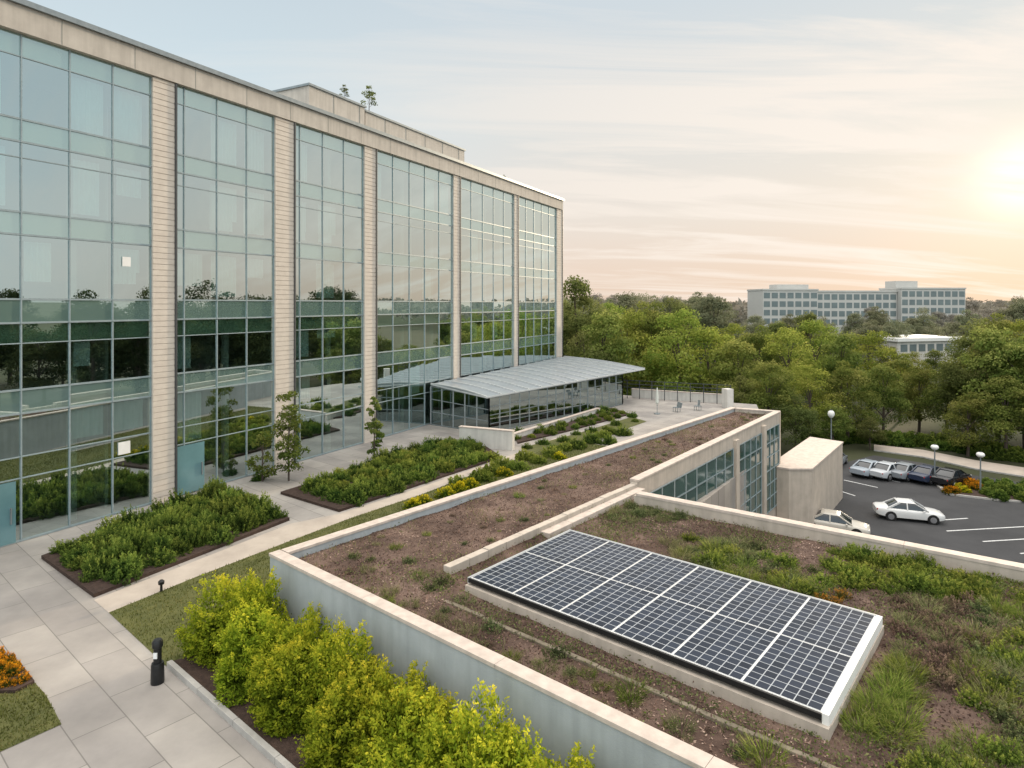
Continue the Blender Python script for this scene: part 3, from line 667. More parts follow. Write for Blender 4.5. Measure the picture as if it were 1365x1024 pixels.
o = eb.build('roof_edging', 'edging', bevel=.02); tag(o, 'weathered low stone edging running in front of the solar panels', 'edging')

# ------------------------------------------------------------------ solar array
def panelmat():
    m, nt, n, l = nodes_of('solar_cells'); out = n.new('ShaderNodeOutputMaterial'); b = n.new('ShaderNodeBsdfPrincipled'); l.new(b.outputs[0], out.inputs[0])
    uv = n.new('ShaderNodeUVMap'); sp = n.new('ShaderNodeSeparateXYZ'); l.new(uv.outputs[0], sp.inputs[0]); outs = []
    for k in (0, 1):
        f = n.new('ShaderNodeMath'); f.operation = 'FRACT'; l.new(sp.outputs[k], f.inputs[0])
        s = n.new('ShaderNodeMath'); s.operation = 'SUBTRACT'; s.inputs[1].default_value = .5; l.new(f.outputs[0], s.inputs[0])
        a = n.new('ShaderNodeMath'); a.operation = 'ABSOLUTE'; l.new(s.outputs[0], a.inputs[0])
        g_ = n.new('ShaderNodeMath'); g_.operation = 'GREATER_THAN'; g_.inputs[1].default_value = .462; l.new(a.outputs[0], g_.inputs[0]); outs.append(g_)
    mx = n.new('ShaderNodeMath'); mx.operation = 'MAXIMUM'; l.new(outs[0].outputs[0], mx.inputs[0]); l.new(outs[1].outputs[0], mx.inputs[1])
    wn = n.new('ShaderNodeTexWhiteNoise'); fl = n.new('ShaderNodeVectorMath'); fl.operation = 'FLOOR'; l.new(uv.outputs[0], fl.inputs[0]); l.new(fl.outputs[0], wn.inputs['Vector'])
    c1 = n.new('ShaderNodeMix'); c1.data_type = 'RGBA'; c1.inputs[6].default_value = (.011, .015, .025, 1); c1.inputs[7].default_value = (.025, .033, .052, 1); l.new(wn.outputs['Value'], c1.inputs[0])
    c = n.new('ShaderNodeMix'); c.data_type = 'RGBA'; c.inputs[7].default_value = (.38, .40, .42, 1); l.new(c1.outputs[2], c.inputs[6]); l.new(mx.outputs[0], c.inputs[0]); l.new(c.outputs[2], b.inputs['Base Color'])
    b.inputs['Roughness'].default_value = .22; b.inputs['Specular IOR Level'].default_value = .22
    return m
sol = empty('solar_array', (SB.x, SB.y, 2.1), 'dark solar panel array of twelve modules on a low roof frame', 'solar panel')
cellm = panelmat()
def sp_(a, b, z): q = SB+sx*a+sy*b; return Vector((q.x, q.y, z))
def hx(a, b, c, d, z0, z1): return [sp_(a, c, z0), sp_(b, c, z0), sp_(b, d, z0), sp_(a, d, z0), sp_(a, c, z1), sp_(b, c, z1), sp_(b, d, z1), sp_(a, d, z1)]
nC, nR = 6, 2; sE = .13; mw, mh = (sL-sE-.06)/nC, (sW-.10)/nR
for i in range(nC):
    for j in range(nR):
        a0, a1 = .045+i*mw+.008, .045+(i+1)*mw-.008; b0, b1 = .05+j*mh+.008, .05+(j+1)*mh-.008
        po = MB().hexa(hx(a0, a1, b0, b1, zt-.045, zt)).build('panel', 'white', sol)
        e = .013; q = MB().quad(sp_(a0+e, b0+e, zt+.004), sp_(a1-e, b0+e, zt+.004), sp_(a1-e, b1-e, zt+.004), sp_(a0+e, b1-e, zt+.004)).build('cells', cellm, po)
        uvl = q.data.uv_layers.new(name='UVMap')
        vs = [v.co.copy() for v in q.data.vertices]; wo_ = wl(q)
        for lp in q.data.loops:
            w = vs[lp.vertex_index].xy+wo_.xy-SB; uvl.data[lp.index].uv = ((w.dot(sx)-a0-e)/(a1-a0-2*e)*6, (w.dot(sy)-b0-e)/(b1-b0-2*e)*10)
MB().hexa(hx(.03, sL-sE, .03, sW-.03, zt-.10, zt-.014)).build('backing', 'white', sol)
def sbar(a, b, c, d, z0, z1, name, m): return MB().hexa(hx(a, b, c, d, z0, z1)).build(name, m, sol)
sbar(sL-sE+.003, sL, 0, sW, 2.27, zt+.012, 'side_fascia', 'white')
sbar(0, sL-sE, -.03, .028, zt-.12, zt-.002, 'front_rail', 'black_gloss')
sbar(0, sL-sE, sW-.028, sW+.03, zt-.16, zt+.006, 'rear_rail', 'pale_metal')
sbar(-.035, .028, -.02, sW+.02, zt-.16, zt+.008, 'end_rail', 'pale_metal')
sbar(-.06, sL+.02, -.10, .10, 1.9, 2.30, 'plinth', 'stone'); sbar(-.06, sL-.25, sW-.1, sW+.08, 1.9, 2.20, 'plinth', 'stone'); sbar(sL-.2, sL+.02, .101, sW+.08, 1.9, 2.26, 'plinth', 'stone')
for i in range(7): sbar(.2+i*1.45, .28+i*1.45, .12, .2, 2.10, zt-.11, 'leg', 'grey_metal')

# ------------------------------------------------------------------ roof plants
gm = [grass_mesh('grass_blades', lf['grass'], s, 260, .8, .5, .014, .7) for s in (31, 32, 33)]
gp = [grass_mesh('grass_blades', lf['grass_pale'], s, 190, .65, .42, .013, .8) for s in (34, 35)]
sg = [shrub_mesh('shrub_leaves', lf['sage'], s, .5, .42, 70, 22, .055, inner=.25, updir=.9, lnf=1.5) for s in (36, 37)]
sgr = [shrub_mesh('shrub_leaves', lf['crown_light'], s, .6, .5, 80, 28, .065, inner=.3, updir=1.0, lnf=1.6) for s in (38, 39)]
dr_ = [shrub_mesh('dry_stems', lf['dry'], s, .55, .35, 70, 20, .055, inner=.15, updir=.9, lnf=1.5) for s in (40, 41)]
og = shrub_mesh('flower_leaves', lf['orange'], 42, .45, .45, 70, 26, .07, updir=.7, tip=1.3)
ogd = shrub_mesh('flower_leaves', lf['orange_dull'], 43, .45, .4, 60, 22, .06, updir=.9, tip=1.1, lnf=1.4)
def on_roof(px, py): q = P(px, py, 2.08); return (q.x, q.y, soil_z(q.x, q.y)-.02)
G = random.Random(9)
def region(name, meshes, pxs, n, s0, s1, label, group, cat='grass', r=.28):
    wp = [P(a, b, 2.08).xy for a, b in pxs]
    for q in poisson(wp, r, n*4, rng)[:n]:
        s = G.uniform(s0, s1); shrub_obj(name, G.choice(meshes), (q[0], q[1], soil_z(q[0], q[1])-.02), s, label, group, cat, sz=s*G.uniform(.75, 1.2))
region('grass_clump', gm, [(1128, 985), (1205, 985), (1222, 870), (1204, 862)], 22, .6, .95, 'bright green grass clump beside the white end of the solar array', 'grass clumps at the array end')
region('grass_clump', gm+gp+sg+sgr, [(1290, 960), (1400, 960), (1400, 800), (1300, 800)], 42, .55, 1.05, 'tall green grass clump at the right edge of the planted roof', 'grass clumps along the right roof edge', r=.34)
region('grass_clump', gm+gp+sg+sgr, [(1205, 1040), (1390, 1040), (1390, 965), (1260, 985)], 26, .45, .8, 'green grass clump in the near right corner of the roof', 'grass clumps in the near roof corner', r=.32)
region('green_shrub', sgr, [(1105, 770), (1165, 792), (1275, 790), (1230, 752), (1115, 735)], 28, .65, 1.15, 'fresh green low shrub by the far roof coping', 'green shrubs near the far coping', 'shrub', r=.36)
region('meadow_clump', gp+gm+sg+sg+sgr, [(880, 725), (960, 780), (1090, 806), (1110, 770), (1000, 728), (930, 712)], 52, .5, 1.0, 'soft green meadow clump behind the solar array', 'meadow clumps behind the array', 'plant', r=.34)
region('meadow_clump', gp+gm+sgr+sg, [(1230, 800), (1300, 800), (1365, 780), (1330, 760), (1240, 780)], 24, .5, .9, 'pale green meadow clump right of the fresh green shrubs', 'meadow clumps right of the green shrubs', 'plant', r=.34)
region('dry_clump', dr_+dr_+gp, [(1200, 900), (1300, 930), (1310, 805), (1190, 800)], 32, .6, 1.05, 'dry brown clump on the roof right of the solar array', 'dry clumps right of the array', 'plant', r=.34)
region('meadow_clump', sg+gp, [(790, 690), (880, 705), (910, 690), (850, 662)], 22, .5, .85, 'low green clump where the upstand meets the far coping', 'low clumps by the far roof corner', 'plant')
for i, (px, py) in enumerate(((1098, 800), (1112, 805), (1120, 795))):
    shrub_obj('orange_flower', ogd, on_roof(px, py), .7, f'orange flowering plant behind the solar array, {ORD[i]} of three from the left', 'orange flowers behind the array', 'flower')
tufts = [(490, 770, .8, 1), (470, 752, .7, 0), (520, 797, .9, 1), (548, 810, .8, 1), (545, 757, .7, 0), (588, 782, 1, 0), (585, 828, .7, 1), (626, 842, .8, 1), (655, 838, .9, 0), (620, 803, .9, 1), (726, 890, .9, 1), (745, 872, 1.0, 0), (700, 845, .6, 1), (840, 925, .95, 2), (908, 972, .9, 1), (1020, 1015, 1.1, 2), (985, 1005, .7, 0), (1000, 700, .7, 2), (1070, 706, .8, 2), (955, 722, .6, 1), (690, 665, .5, 1), (720, 657, .5, 0), (700, 702, .6, 0), (815, 690, .7, 0), (600, 705, .4, 1), (560, 775, .9, 1), (575, 790, .7, 0), (640, 862, .6, 1), (780, 640, .5, 1), (860, 605, .5, 0), (760, 900, .6, 1)]
for (px, py, s, k) in tufts:
    shrub_obj('roof_tuft', [sg, gp, gm][k][int(px) % 2], on_roof(px, py), s*.8, 'small lone tuft growing in the bare brown roof mulch', 'lone tufts on the brown roof mulch', 'plant')
strip_poly = [c0+fn*.6+lN*.6, c0+fd*5+fn*.6, C1-uN*.9, R1-rN*1.0-rd*1, L1+lN*1.0-ld*1]
front_poly = [c0+fn*.6+fd*2, c0+fn*.6+fd*15.5, SC-sy*1.2, SB-sy*1.2]
for pl, cnt, r in ((strip_poly, 76, .55), (front_poly, 70, .4)):
    for q in poisson(pl, r, cnt, rng):
        s = G.uniform(.15, .5)
        shrub_obj('roof_tuft', G.choice(gp+sg+dr_+gm), (q[0], q[1], soil_z(q[0], q[1])-.015), s, 'small lone tuft growing in the bare brown roof mulch', 'lone tufts on the brown roof mulch', 'plant')

# ------------------------------------------------------------------ far garden and terrace
for (px, py, s, k) in [(552, 678, 1, 'y'), (566, 672, .9, 'y'), (596, 664, 1.1, 'y'), (612, 657, 1.2, 'y'), (628, 650, 1, 'y'), (612, 645, .9, 'g'), (640, 640, 1.2, 'g'), (655, 632, 1.2, 'g'), (672, 634, 1, 'y'), (668, 622, 1.1, 'g'), (690, 625, 1, 'g'), (700, 612, 1.1, 'g'), (718, 617, .9, 'g'), (735, 608, 1.1, 'g'), (752, 600, 1, 'g'), (745, 612, .9, 'y'), (770, 597, 1.1, 'h'), (790, 590, 1.1, 'h'), (805, 583, 1, 'g'), (812, 592, 1, 'h'), (830, 580, 1.1, 'h')]:
    me = random.choice({'y': hy, 'g': hv, 'h': hm}[k])
    lab, grp = {'y': ('low yellow flowering shrub beside the long path', 'yellow flowering shrubs by the path'), 'g': ('light green low shrub at the lawn edge beyond the path', 'light green shrubs at the lawn edge'), 'h': ('dark green shrub near the terrace before the pavilion', 'dark shrubs near the terrace')}[k]
    shrub_obj('garden_shrub', me, P(px, py, 0), s, lab, grp)
strip = [p.xy for p in pz([(690, 592), (760, 575), (840, 553), (815, 545), (745, 562), (686, 580)])]
bed(strip, .12)
for q in poisson(strip, 1.0, 200, rng): shrub_obj('garden_shrub', random.choice(hv+hm), (q[0], q[1], .1), random.uniform(.5, .8), 'green shrub in the narrow bed beside the glass pavilion', 'shrubs in the bed beside the pavilion')
gb = [p.xy for p in pz([(700, 606), (780, 592), (862, 562), (842, 556), (770, 578), (700, 596)])]
sheet('garden_lawn', gb, .016, 'lawn')
for q in poisson(gb, 1.6, 200, rng): shrub_obj('garden_shrub', random.choice(hv+hm), (q[0], q[1], .0), random.uniform(.5, .8), 'green shrub on the small lawn beyond the white wall', 'shrubs on the small far lawn')
def lowwall(name, a, b, t, h, mat, label):
    a, b = Vector(a).xy, Vector(b).xy; d = (b-a).normalized(); nn = Vector((-d.y, d.x)); r = empty(name, (a.x, a.y, 0), label, 'wall')
    MB().prism([a, b, b+nn*t, a+nn*t], 0, h).build('wall', mat, r); MB().prism([a-d*.03-nn*.03, b+d*.03-nn*.03, b+d*.03+nn*(t+.03), a-d*.03+nn*(t+.03)], h+.003, h+.07).build('coping', 'coping', r); return r
lowwall('planter_wall', P(612, 594, 0), P(683, 601, 0), .4, 1.35, 'off_white', 'low off-white wall standing at the end of the long hedge bed')
lowwall('planter_wall', P(684, 588, 0), P(800, 551, 0), .35, .45, 'off_white', 'long low pale wall in front of the glass pavilion')
lowwall('terrace_wall', Q(842, 71.5, 0), Q(972, 66.8, 0), .3, .9, 'off_white', 'pale parapet wall along the far edge of the terrace')
ra = Q(820, 71.3, 0); rb_ = Q(974, 66.4, 0)
rl = empty('terrace_railing', ra, 'dark metal railing above the far terrace parapet', 'railing')
n = 9
for i in range(n+1):
    q = ra.lerp(rb_, i/n); MB().bar((q.x, q.y, 0), (q.x, q.y, 2.0), .07).build('post', 'dark_metal', rl)
for z in (1.25, 1.6, 2.0): MB().bar((ra.x, ra.y, z), (rb_.x, rb_.y, z), .06).build('rail', 'dark_metal', rl)
q = Q(970, 64.5, 0); o = MB().box((q.x, q.y, .95), (.8, .8, 1.9), .4).build('terrace_pier', 'off_white'); tag(o, 'square pale pier at the right end of the terrace railing', 'pier')
def patio_chair():
    r = empty('patio_chair'); MB().box((0, 0, .43), (.55, .55, .05)).build('seat', 'grey_metal', r, True); MB().bar((-.25, 0, .45), (-.36, 0, .95), .5, .04, (0, 1, 0)).build('backrest', 'grey_metal', r, True)
    for x in (-.24, .24):
        for y in (-.24, .24): MB().bar((x, y, 0), (x, y, .42), .04).build('leg', 'grey_metal', r, True)
    return r
pc = patio_chair()
for i, (px, py, rz) in enumerate(((902, 549, 2.4), (930, 547, 4.0))):
    o = pc if i == 0 else copy_tree(pc); o.location = P(px, py, 0); o.rotation_euler = (0, 0, rz); tag(o, f'grey metal chair on the far terrace, {["left", "right"][i]} one of two', 'chair', 'chairs on the far terrace')
sc = empty('patio_umbrella', P(876, 552, 0), 'closed parasol standing upright on the far terrace', 'parasol'); q = wl(sc)
MB().lathe([(.3, 0), (.3, .08), (.03, .1), (.03, 2.4)], 10, q).build('pole', 'grey_metal', sc); MB().lathe([(.05, .9), (.17, 1.1), (.12, 1.9), (.05, 2.45), (.01, 2.55)], 10, q).build('canopy', 'interior', sc)

# ------------------------------------------------------------------ bollards and corner flowers
bo = empty('light_bollard', P(210, 910, 0), 'black bollard light on the paving beside the yellow shrub bed', 'bollard'); q = wl(bo)
MB().lathe([(.17, 0), (.175, .03), (.165, .5), (.15, .56)], 20, q).build('base', 'black_gloss', bo, smooth=40)
MB().lathe([(.105, .56), (.105, .98)], 20, q).build('body', 'black_gloss', bo, smooth=40)
MB().lathe([(.125, .983), (.14, 1.0), (.14, 1.14), (.10, 1.2)], 20, q).build('head', 'black_gloss', bo, smooth=40)
MB().box((q.x, q.y-.112, .80), (.10, .03, .16)).build('lens', 'lamp_clear', bo)
b2 = empty('path_light', P(215, 789, 0), 'small black path light on the lawn edge by the path', 'light'); q = wl(b2)
MB().lathe([(.05, 0), (.04, .28)], 10, q).build('post', 'black_gloss', b2); MB().lathe([(.10, .28), (.11, .38), (.05, .44)], 12, q).build('head', 'black_gloss', b2)
fb = [p.xy for p in pz([(-60, 880), (-60, 925), (20, 925), (46, 912), (28, 889), (0, 874)])]
bed(fb, .10)
for i, q in enumerate(poisson(shrink(fb, .85), .3, 200, rng)):
    shrub_obj('orange_flower', og, (q[0], q[1], .06), G.uniform(.5, .7), 'orange flowering plant in the small bed at the left corner lawn', 'orange flowers in the corner bed', 'flower')

# ------------------------------------------------------------------ car park
ZP = -6.0
pk = [p.xy for p in pz([(1040, 640), (1100, 623), (1165, 607), (1230, 617), (1300, 634), (1420, 652)], ZP)]+[Vector((95, 52)), Vector((95, -40)), Vector((22, -40)), Vector((14, 20)), Vector((18, 42))]
sheet('car_park', pk, ZP, 'asphalt')
wk = pz([(1165, 601), (1230, 610), (1300, 626), (1420, 645)], ZP); wk2 = pz([(1165, 594), (1230, 601), (1300, 615), (1420, 633)], ZP)
slab('pavement', [p.xy for p in wk]+[p.xy for p in wk2][::-1], -6.2, ZP+.12, 'path')
kb = MB()
for a, b in zip(wk, wk[1:]): kb.bar((a.x, a.y, ZP+.06), (b.x, b.y, ZP+.06), .18, .14)
o = kb.build('road_kerb', 'kerb'); o['kind'] = 'structure'
def mark(a, b, w=.14):
    a, b = Vector(a).xy, Vector(b).xy; d = (b-a).normalized(); nn = Vector((-d.y, d.x))*w/2
    return sheet('road_marking', [a-nn, b-nn, b+nn, a+nn], ZP+.005, 'line_paint')
for a, b in (((1245, 694), (1290, 691)), ((1262, 708), (1420, 699)), ((1310, 722), (1460, 713)), ((1360, 738), (1500, 728)), ((1125, 640), (1170, 650)), ((1155, 634), (1200, 643)), ((1105, 650), (1140, 661))): mark(P(*a, ZP), P(*b, ZP))
isl = [p.xy for p in pz([(1248, 648), (1262, 642), (1330, 648), (1420, 655), (1420, 674), (1330, 668), (1262, 660)], ZP)]
slab('traffic_island', isl, ZP-.1, ZP+.14, 'kerb'); sheet('island_soil', shrink(isl, .93), ZP+.144, 'earth')
isf = shrink(isl, .9)
fy = shrub_mesh('flower_leaves', lf['yellow'], 80, .9, .7, 70, 26, .2, updir=.6, tip=1.3); fo = shrub_mesh('flower_leaves', lf['orange'], 81, .9, .7, 70, 26, .2, updir=.6, tip=1.0)
fh = shrub_mesh('shrub_leaves', lf['hedge'], 82, 1.0, .9, 70, 30, .2, updir=.6)
for q in poisson(isf, 1.0, 160, rng):
    pxx = CX+q[0]/q[1]*FL
    if pxx < 1312: shrub_obj('island_flower', random.choice([fy, fy, fo]), (q[0], q[1], ZP+.12), random.uniform(.6, .9), 'yellow flowering shrub on the car park island', 'yellow flowers on the car park island', 'flower')
    else: shrub_obj('island_shrub', fh, (q[0], q[1], ZP+.12), random.uniform(.7, 1.0), 'dark green shrub on the car park island', 'green shrubs on the car park island')
def make_car(paint):
    r = empty('parked_car'); st = [(2.28, .42, .58, .56), (2.2, .30, .68, .72), (1.9, .22, .76, .84), (1.5, .2, .82, .88), (1.0, .2, .88, .895), (0, .2, .90, .905), (-1.1, .2, .92, .90), (-1.7, .22, .93, .88), (-2.15, .30, .91, .80), (-2.32, .42, .82, .68)]
    mb = MB(); rings = []
    for x, zb, zt_, hw in st:
        h = zt_-zb; sec = [(hw*.78, zb), (hw*.97, zb+.12*h), (hw, zb+.5*h), (hw*.975, zb+.8*h), (hw*.93, zb+.94*h), (hw*.84, zt_), (hw*.4, zt_+.03)]
        sec = sec+[(-a, b) for a, b in sec[::-1]]; i = len(mb.v); mb.v += [(x, a, b) for a, b in sec]; rings.append(i)
    for a, b in zip(rings, rings[1:]):
        for q in range(14): mb.f.append((a+q, a+(q+1) % 14, b+(q+1) % 14, b+q))
    mb.f.append(tuple(rings[0]+q for q in range(14))); mb.f.append(tuple(rings[-1]+q for q in range(14)))
    mb.build('body', paint, r, True, smooth=42)
    lo = [(1.15, .78), (-1.58, .75)]; hi = [(.30, .60), (-.72, .58)]; zl, zh = .88, 1.38
    MB().hexa([(lo[1][0], -lo[1][1], zl), (lo[0][0], -lo[0][1], zl), (lo[0][0], lo[0][1], zl), (lo[1][0], lo[1][1], zl), (hi[1][0], -hi[1][1], zh), (hi[0][0], -hi[0][1], zh), (hi[0][0], hi[0][1], zh), (hi[1][0], hi[1][1], zh)]).build('window', 'car_glass', r, True, bevel=.03, smooth=40)
    MB().hexa([(-.86, -.61, 1.36), (.38, -.63, 1.355), (.38, .63, 1.355), (-.86, .61, 1.36), (-.6, -.46, 1.44), (.14, -.48, 1.44), (.14, .48, 1.44), (-.6, .46, 1.44)]).build('roof', paint, r, True, bevel=.035, smooth=60)
    for s in (-1, 1):
        MB().bar((1.17, s*.79, .87), (.30, s*.62, 1.37), .07).build('pillar', paint, r, True); MB().bar((-1.60, s*.77, .87), (-.72, s*.60, 1.37), .11).build('pillar', paint, r, True); MB().bar((-.25, s*.80, .88), (-.25, s*.61, 1.37), .08).build('pillar', paint, r, True)
        MB().box((2.14, s*.56, .62), (.16, .3, .12)).build('headlight', 'lamp_clear', r, True, bevel=.02); MB().box((-2.24, s*.6, .76), (.12, .26, .13)).build('tail_light', 'lamp_red', r, True, bevel=.02)
        MB().box((.82, s*.97, .92), (.14, .18, .11)).build('mirror', paint, r, True, bevel=.02)
        for x in (-1.36, 1.42):
            w = MB().tube([(x, s*.70, .33), (x, s*.74, .33), (x, s*.90, .33), (x, s*.925, .33)], [.31, .335, .335, .31], 20).build('wheel', 'tyre', r, True)
            MB().tube([(x, s*.90, .33), (x, s*.935, .33)], [.23, .21], 16).build('rim', 'rim', w, True)
            MB().tube([(x, s*.60, .34), (x, s*.908, .34)], [.385, .385], 20).build('wheel_arch', 'black_gloss', r, True)
    return r
car = make_car(mt['paint_white'])
cars = [((1211, 692), -.32, 'white', 'white saloon car driving across the middle of the car park', None),
        ((1112, 709), -.5, 'beige', 'beige car mostly hidden behind the roof coping beside the annex', None),
        ((1160, 633), .55, 'steel', 0, 1), ((1184, 636), .55, 'silver', 1, 1), ((1208, 637), .55, 'grey', 2, 1), ((1238, 641), .55, 'navy', 3, 1), ((1268, 645), .55, 'black', 4, 1), ((1112, 620), .9, 'grey', 'dark grey car by the lamp post beyond the annex block', None)]
for i, ((px, py), rz, pc_, lab, grp) in enumerate(cars):
    o = car if i == 0 else copy_tree(car); o.location = P(px, py, ZP); o.rotation_euler = (0, 0, rz); o.location.z = ZP+.006
    if isinstance(lab, int):
        cn_ = dict(steel='blue grey', silver='silver', grey='dark grey', navy='navy blue', black='black')[pc_]
        lab = f'{cn_} car parked in the row below the trees, {ORD[lab]} from the left'
    tag(o, lab, 'car', 'cars parked in a row below the trees' if grp else None)
    if i and pc_ != 'white':
        for ch in o.children:
            if ch.name.split('.')[0] in ('body', 'roof', 'pillar', 'mirror'): slotmat(ch, mt['paint_'+pc_])
lp = empty('street_lamp')
MB().lathe([(.16, 0), (.16, .3), (.09, .36)], 12).build('base', 'dark_metal', lp, True); MB().lathe([(.07, .36), (.045, 4.3)], 10).build('pole', 'grey_metal', lp, True)
MB().lathe([(.02, 4.3), (.16, 4.36), (.27, 4.52), (.30, 4.68), (.25, 4.86), (.10, 4.97)], 16).build('globe', 'white', lp, True, smooth=60); MB().lathe([(.11, 4.972), (.06, 5.05)], 10).build('cap', 'dark_metal', lp, True)
for i, (px, pt, pb, lab) in enumerate(((1108, 546, 622, 'white globe street lamp beyond the annex block'), (1307, 602, 658, 'white globe street lamp on the planted car park island'), (1246, 592, 646, 'slim street lamp behind the parked cars'))):
    o = lp if i == 0 else copy_tree(lp); q = P(px, pb, ZP); o.location = q; hgt = (pb-pt)*q.y/FL; o.scale = (1.1, 1.1, hgt/5.05); tag(o, lab, 'street lamp', 'globe lamps around the car park')

# ------------------------------------------------------------------ trees
protos = []
specs = [(101, 15, 5.6, 'crown_mid', .20, 1.0), (102, 15, 5.0, 'crown_dark', .18, 1.1), (103, 15, 5.8, 'crown_light', .2, .95), (104, 15, 5.2, 'crown_mid', .16, 1.2), (105, 15, 6.0, 'crown_dark', .18, .9)]
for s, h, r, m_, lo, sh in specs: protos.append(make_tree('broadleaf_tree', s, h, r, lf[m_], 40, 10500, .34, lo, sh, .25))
used = set()
def put_tree(x, y, h, wscale, k, label, group, far=None):
    pr = protos[k]
    if k in used: o = copy_tree(pr)
    else: o = pr; used.add(k)
    o.location = (x, y, ZP); s = h/15; o.scale = (s*wscale, s*wscale, s); o.rotation_euler = (0, 0, random.uniform(0, 6.28)); tag(o, label, 'tree', group)
    if far:
        for c in o.children:
            if c.name.startswith('crown'): slotmat(c, lf[far])
near = [(768, 367, 100, 1.0, 1), (800, 412, 86, 1, 0), (835, 408, 92, 1, 2), (868, 398, 96, 1, 3), (905, 404, 86, 1.0, 2), (945, 428, 84, 1, 2), (985, 450, 80, 1, 0), (1012, 430, 98, 1, 3), (1050, 430, 92, 1, 2), (1085, 420, 104, 1.1, 2), (1120, 440, 92, 1, 0), (1160, 436, 98, 1.1, 2), (1200, 468, 90, 1, 3), (1025, 480, 72, 1, 0), (1080, 482, 76, 1, 2), (1130, 478, 76, 1.0, 3), (1178, 484, 78, 1, 0), (1225, 480, 82, 1, 3), (1262, 478, 78, 1, 0), (1298, 458, 74, .9, 4), (1330, 432, 72, 1, 0), (1368, 440, 70, 1.1, 3), (1410, 420, 74, 1, 4), (1455, 430, 70, 1, 1), (750, 400, 110, 1.1, 4), (780, 440, 84, .9, 4), (1160, 555, 72, 1.2, 4), (1340, 500, 68, 1.1, 0), (1290, 520, 69, 1.1, 3), (1060, 525, 70, 1.1, 4), (1110, 540, 72, 1.2, 0), (985, 500, 76, 1.0, 4), (1215, 466, 120, 1, 2), (1248, 465, 126, 1, 0), (1185, 460, 122, 1, 3), (1280, 466, 132, 1, 2)]
for px, pt, Y, w, k in near:
    q = Q(px, Y); h = ztop(pt, Y)-ZP
    lab, grp = ('broad green tree in the wood behind the terrace', 'trees in the wood behind the terrace') if px < 980 else ('broad green tree in the wood behind the car park', 'trees in the wood behind the car park') if px < 1240 else ('tall dark tree at the right edge behind the car park', 'tall trees at the right behind the car park')
    if (px, pt) == (768, 367): lab, grp = 'tallest dark tree right next to the far end of the office building', None
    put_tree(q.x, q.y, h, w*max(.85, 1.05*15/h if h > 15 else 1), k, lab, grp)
TR = random.Random(21)
for i in range(205):
    Y = 112+(i/205)**1.3*330; px = TR.uniform(735, 1440); pt = TR.uniform(394, 418) if Y > 190 else TR.uniform(410, 438)
    if px < 960: pt = TR.uniform(386, 405)
    if 985 < px < 1290 and Y < 290: pt = max(pt, TR.uniform(403, 422)+(10 if Y < 160 else 0))
    if 1185 < px < 1300 and Y < 152: continue
    if Y > 265 and Y < 320 and 985 < px < 1295: continue
    h = max(9, min(24, ztop(pt, Y)-ZP)); q = Q(px, Y)
    put_tree(q.x, q.y, h, 1.0, TR.choice([0, 1, 2, 3, 4]), 'distant tree in the hazy wood towards the horizon', 'distant trees towards the horizon', far=None if Y < 135 else 'crown_far_haze' if Y < 240 else 'crown_haze')
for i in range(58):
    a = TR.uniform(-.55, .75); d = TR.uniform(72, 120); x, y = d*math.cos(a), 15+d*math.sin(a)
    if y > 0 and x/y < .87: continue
    put_tree(x, y, TR.uniform(13, 21), 1.05, TR.choice([0, 1, 3, 4]), 'shade-darkened tree right of the car park mirrored in the office glass', 'trees mirrored in the office glass', far='crown_shaded')
n = 26000; th = rng.uniform(-.25, 1.25, n); dd = rng.uniform(450, 900, n); x = dd*np.sin(th)*1.0; y = dd*np.cos(th)
topz = np.array([9+5*mnoise.noise((a*.02, b*.02, 0))+4*mnoise.noise((a*.09, b*.09, 3)) for a, b in zip(x, y)]); z = ZP+(topz+7)*np.sqrt(rng.uniform(.15, 1, n))
C = np.stack([x, y, z], 1); A = nrm(rng.normal(size=(n, 3))); S = nrm(np.cross(A, rng.normal(size=(n, 3)))); sz = rng.uniform(2.5, 6.5, n)
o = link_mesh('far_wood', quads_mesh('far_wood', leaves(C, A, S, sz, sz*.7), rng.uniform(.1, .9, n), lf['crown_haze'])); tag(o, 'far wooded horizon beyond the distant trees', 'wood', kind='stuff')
us = shrub_mesh('shrub_leaves', lf['hedge'], 85, 1.6, 1.3, 90, 40, .26, updir=.5)
for i in range(30):
    px = 1085+i*11+TR.uniform(-4, 4); py = 594+max(0, (px-1180))*.13-TR.uniform(3, 9); q = P(px, py, ZP)
    shrub_obj('undergrowth_shrub', us, q, TR.uniform(.8, 1.3), 'dark undergrowth shrub at the wood edge behind the pavement', 'undergrowth along the wood edge')

# ------------------------------------------------------------------ distant buildings
fb_ = empty('distant_office', Q(1003, 285, ZP), 'long pale distant office block with rows of windows', 'building')
a, b = Q(1014, 284).xy, Q(1281, 296).xy; d = (b-a).normalized(); nn = Vector((-d.y, d.x)); Lb = (b-a).length; zt_ = 16.4
def fblock(s0, s1, f0, f1, z1, name='wall'):
    MB().prism([a+d*s0+nn*f0, a+d*s1+nn*f0, a+d*s1+nn*f1, a+d*s0+nn*f1], ZP, z1).build(name, 'far_wall', fb_)
    MB().prism([a+d*(s0-.2)+nn*(f0-.3), a+d*(s1+.2)+nn*(f0-.3), a+d*(s1+.2)+nn*(f1+.2), a+d*(s0-.2)+nn*(f1+.2)], z1+.01, z1+.7).build('roof_edge', 'far_wall', fb_)
SP = [(0, 26, -2.0, zt_), (26.3, 66, .0, zt_-.6), (66.3, Lb, -2.5, zt_+.8)]
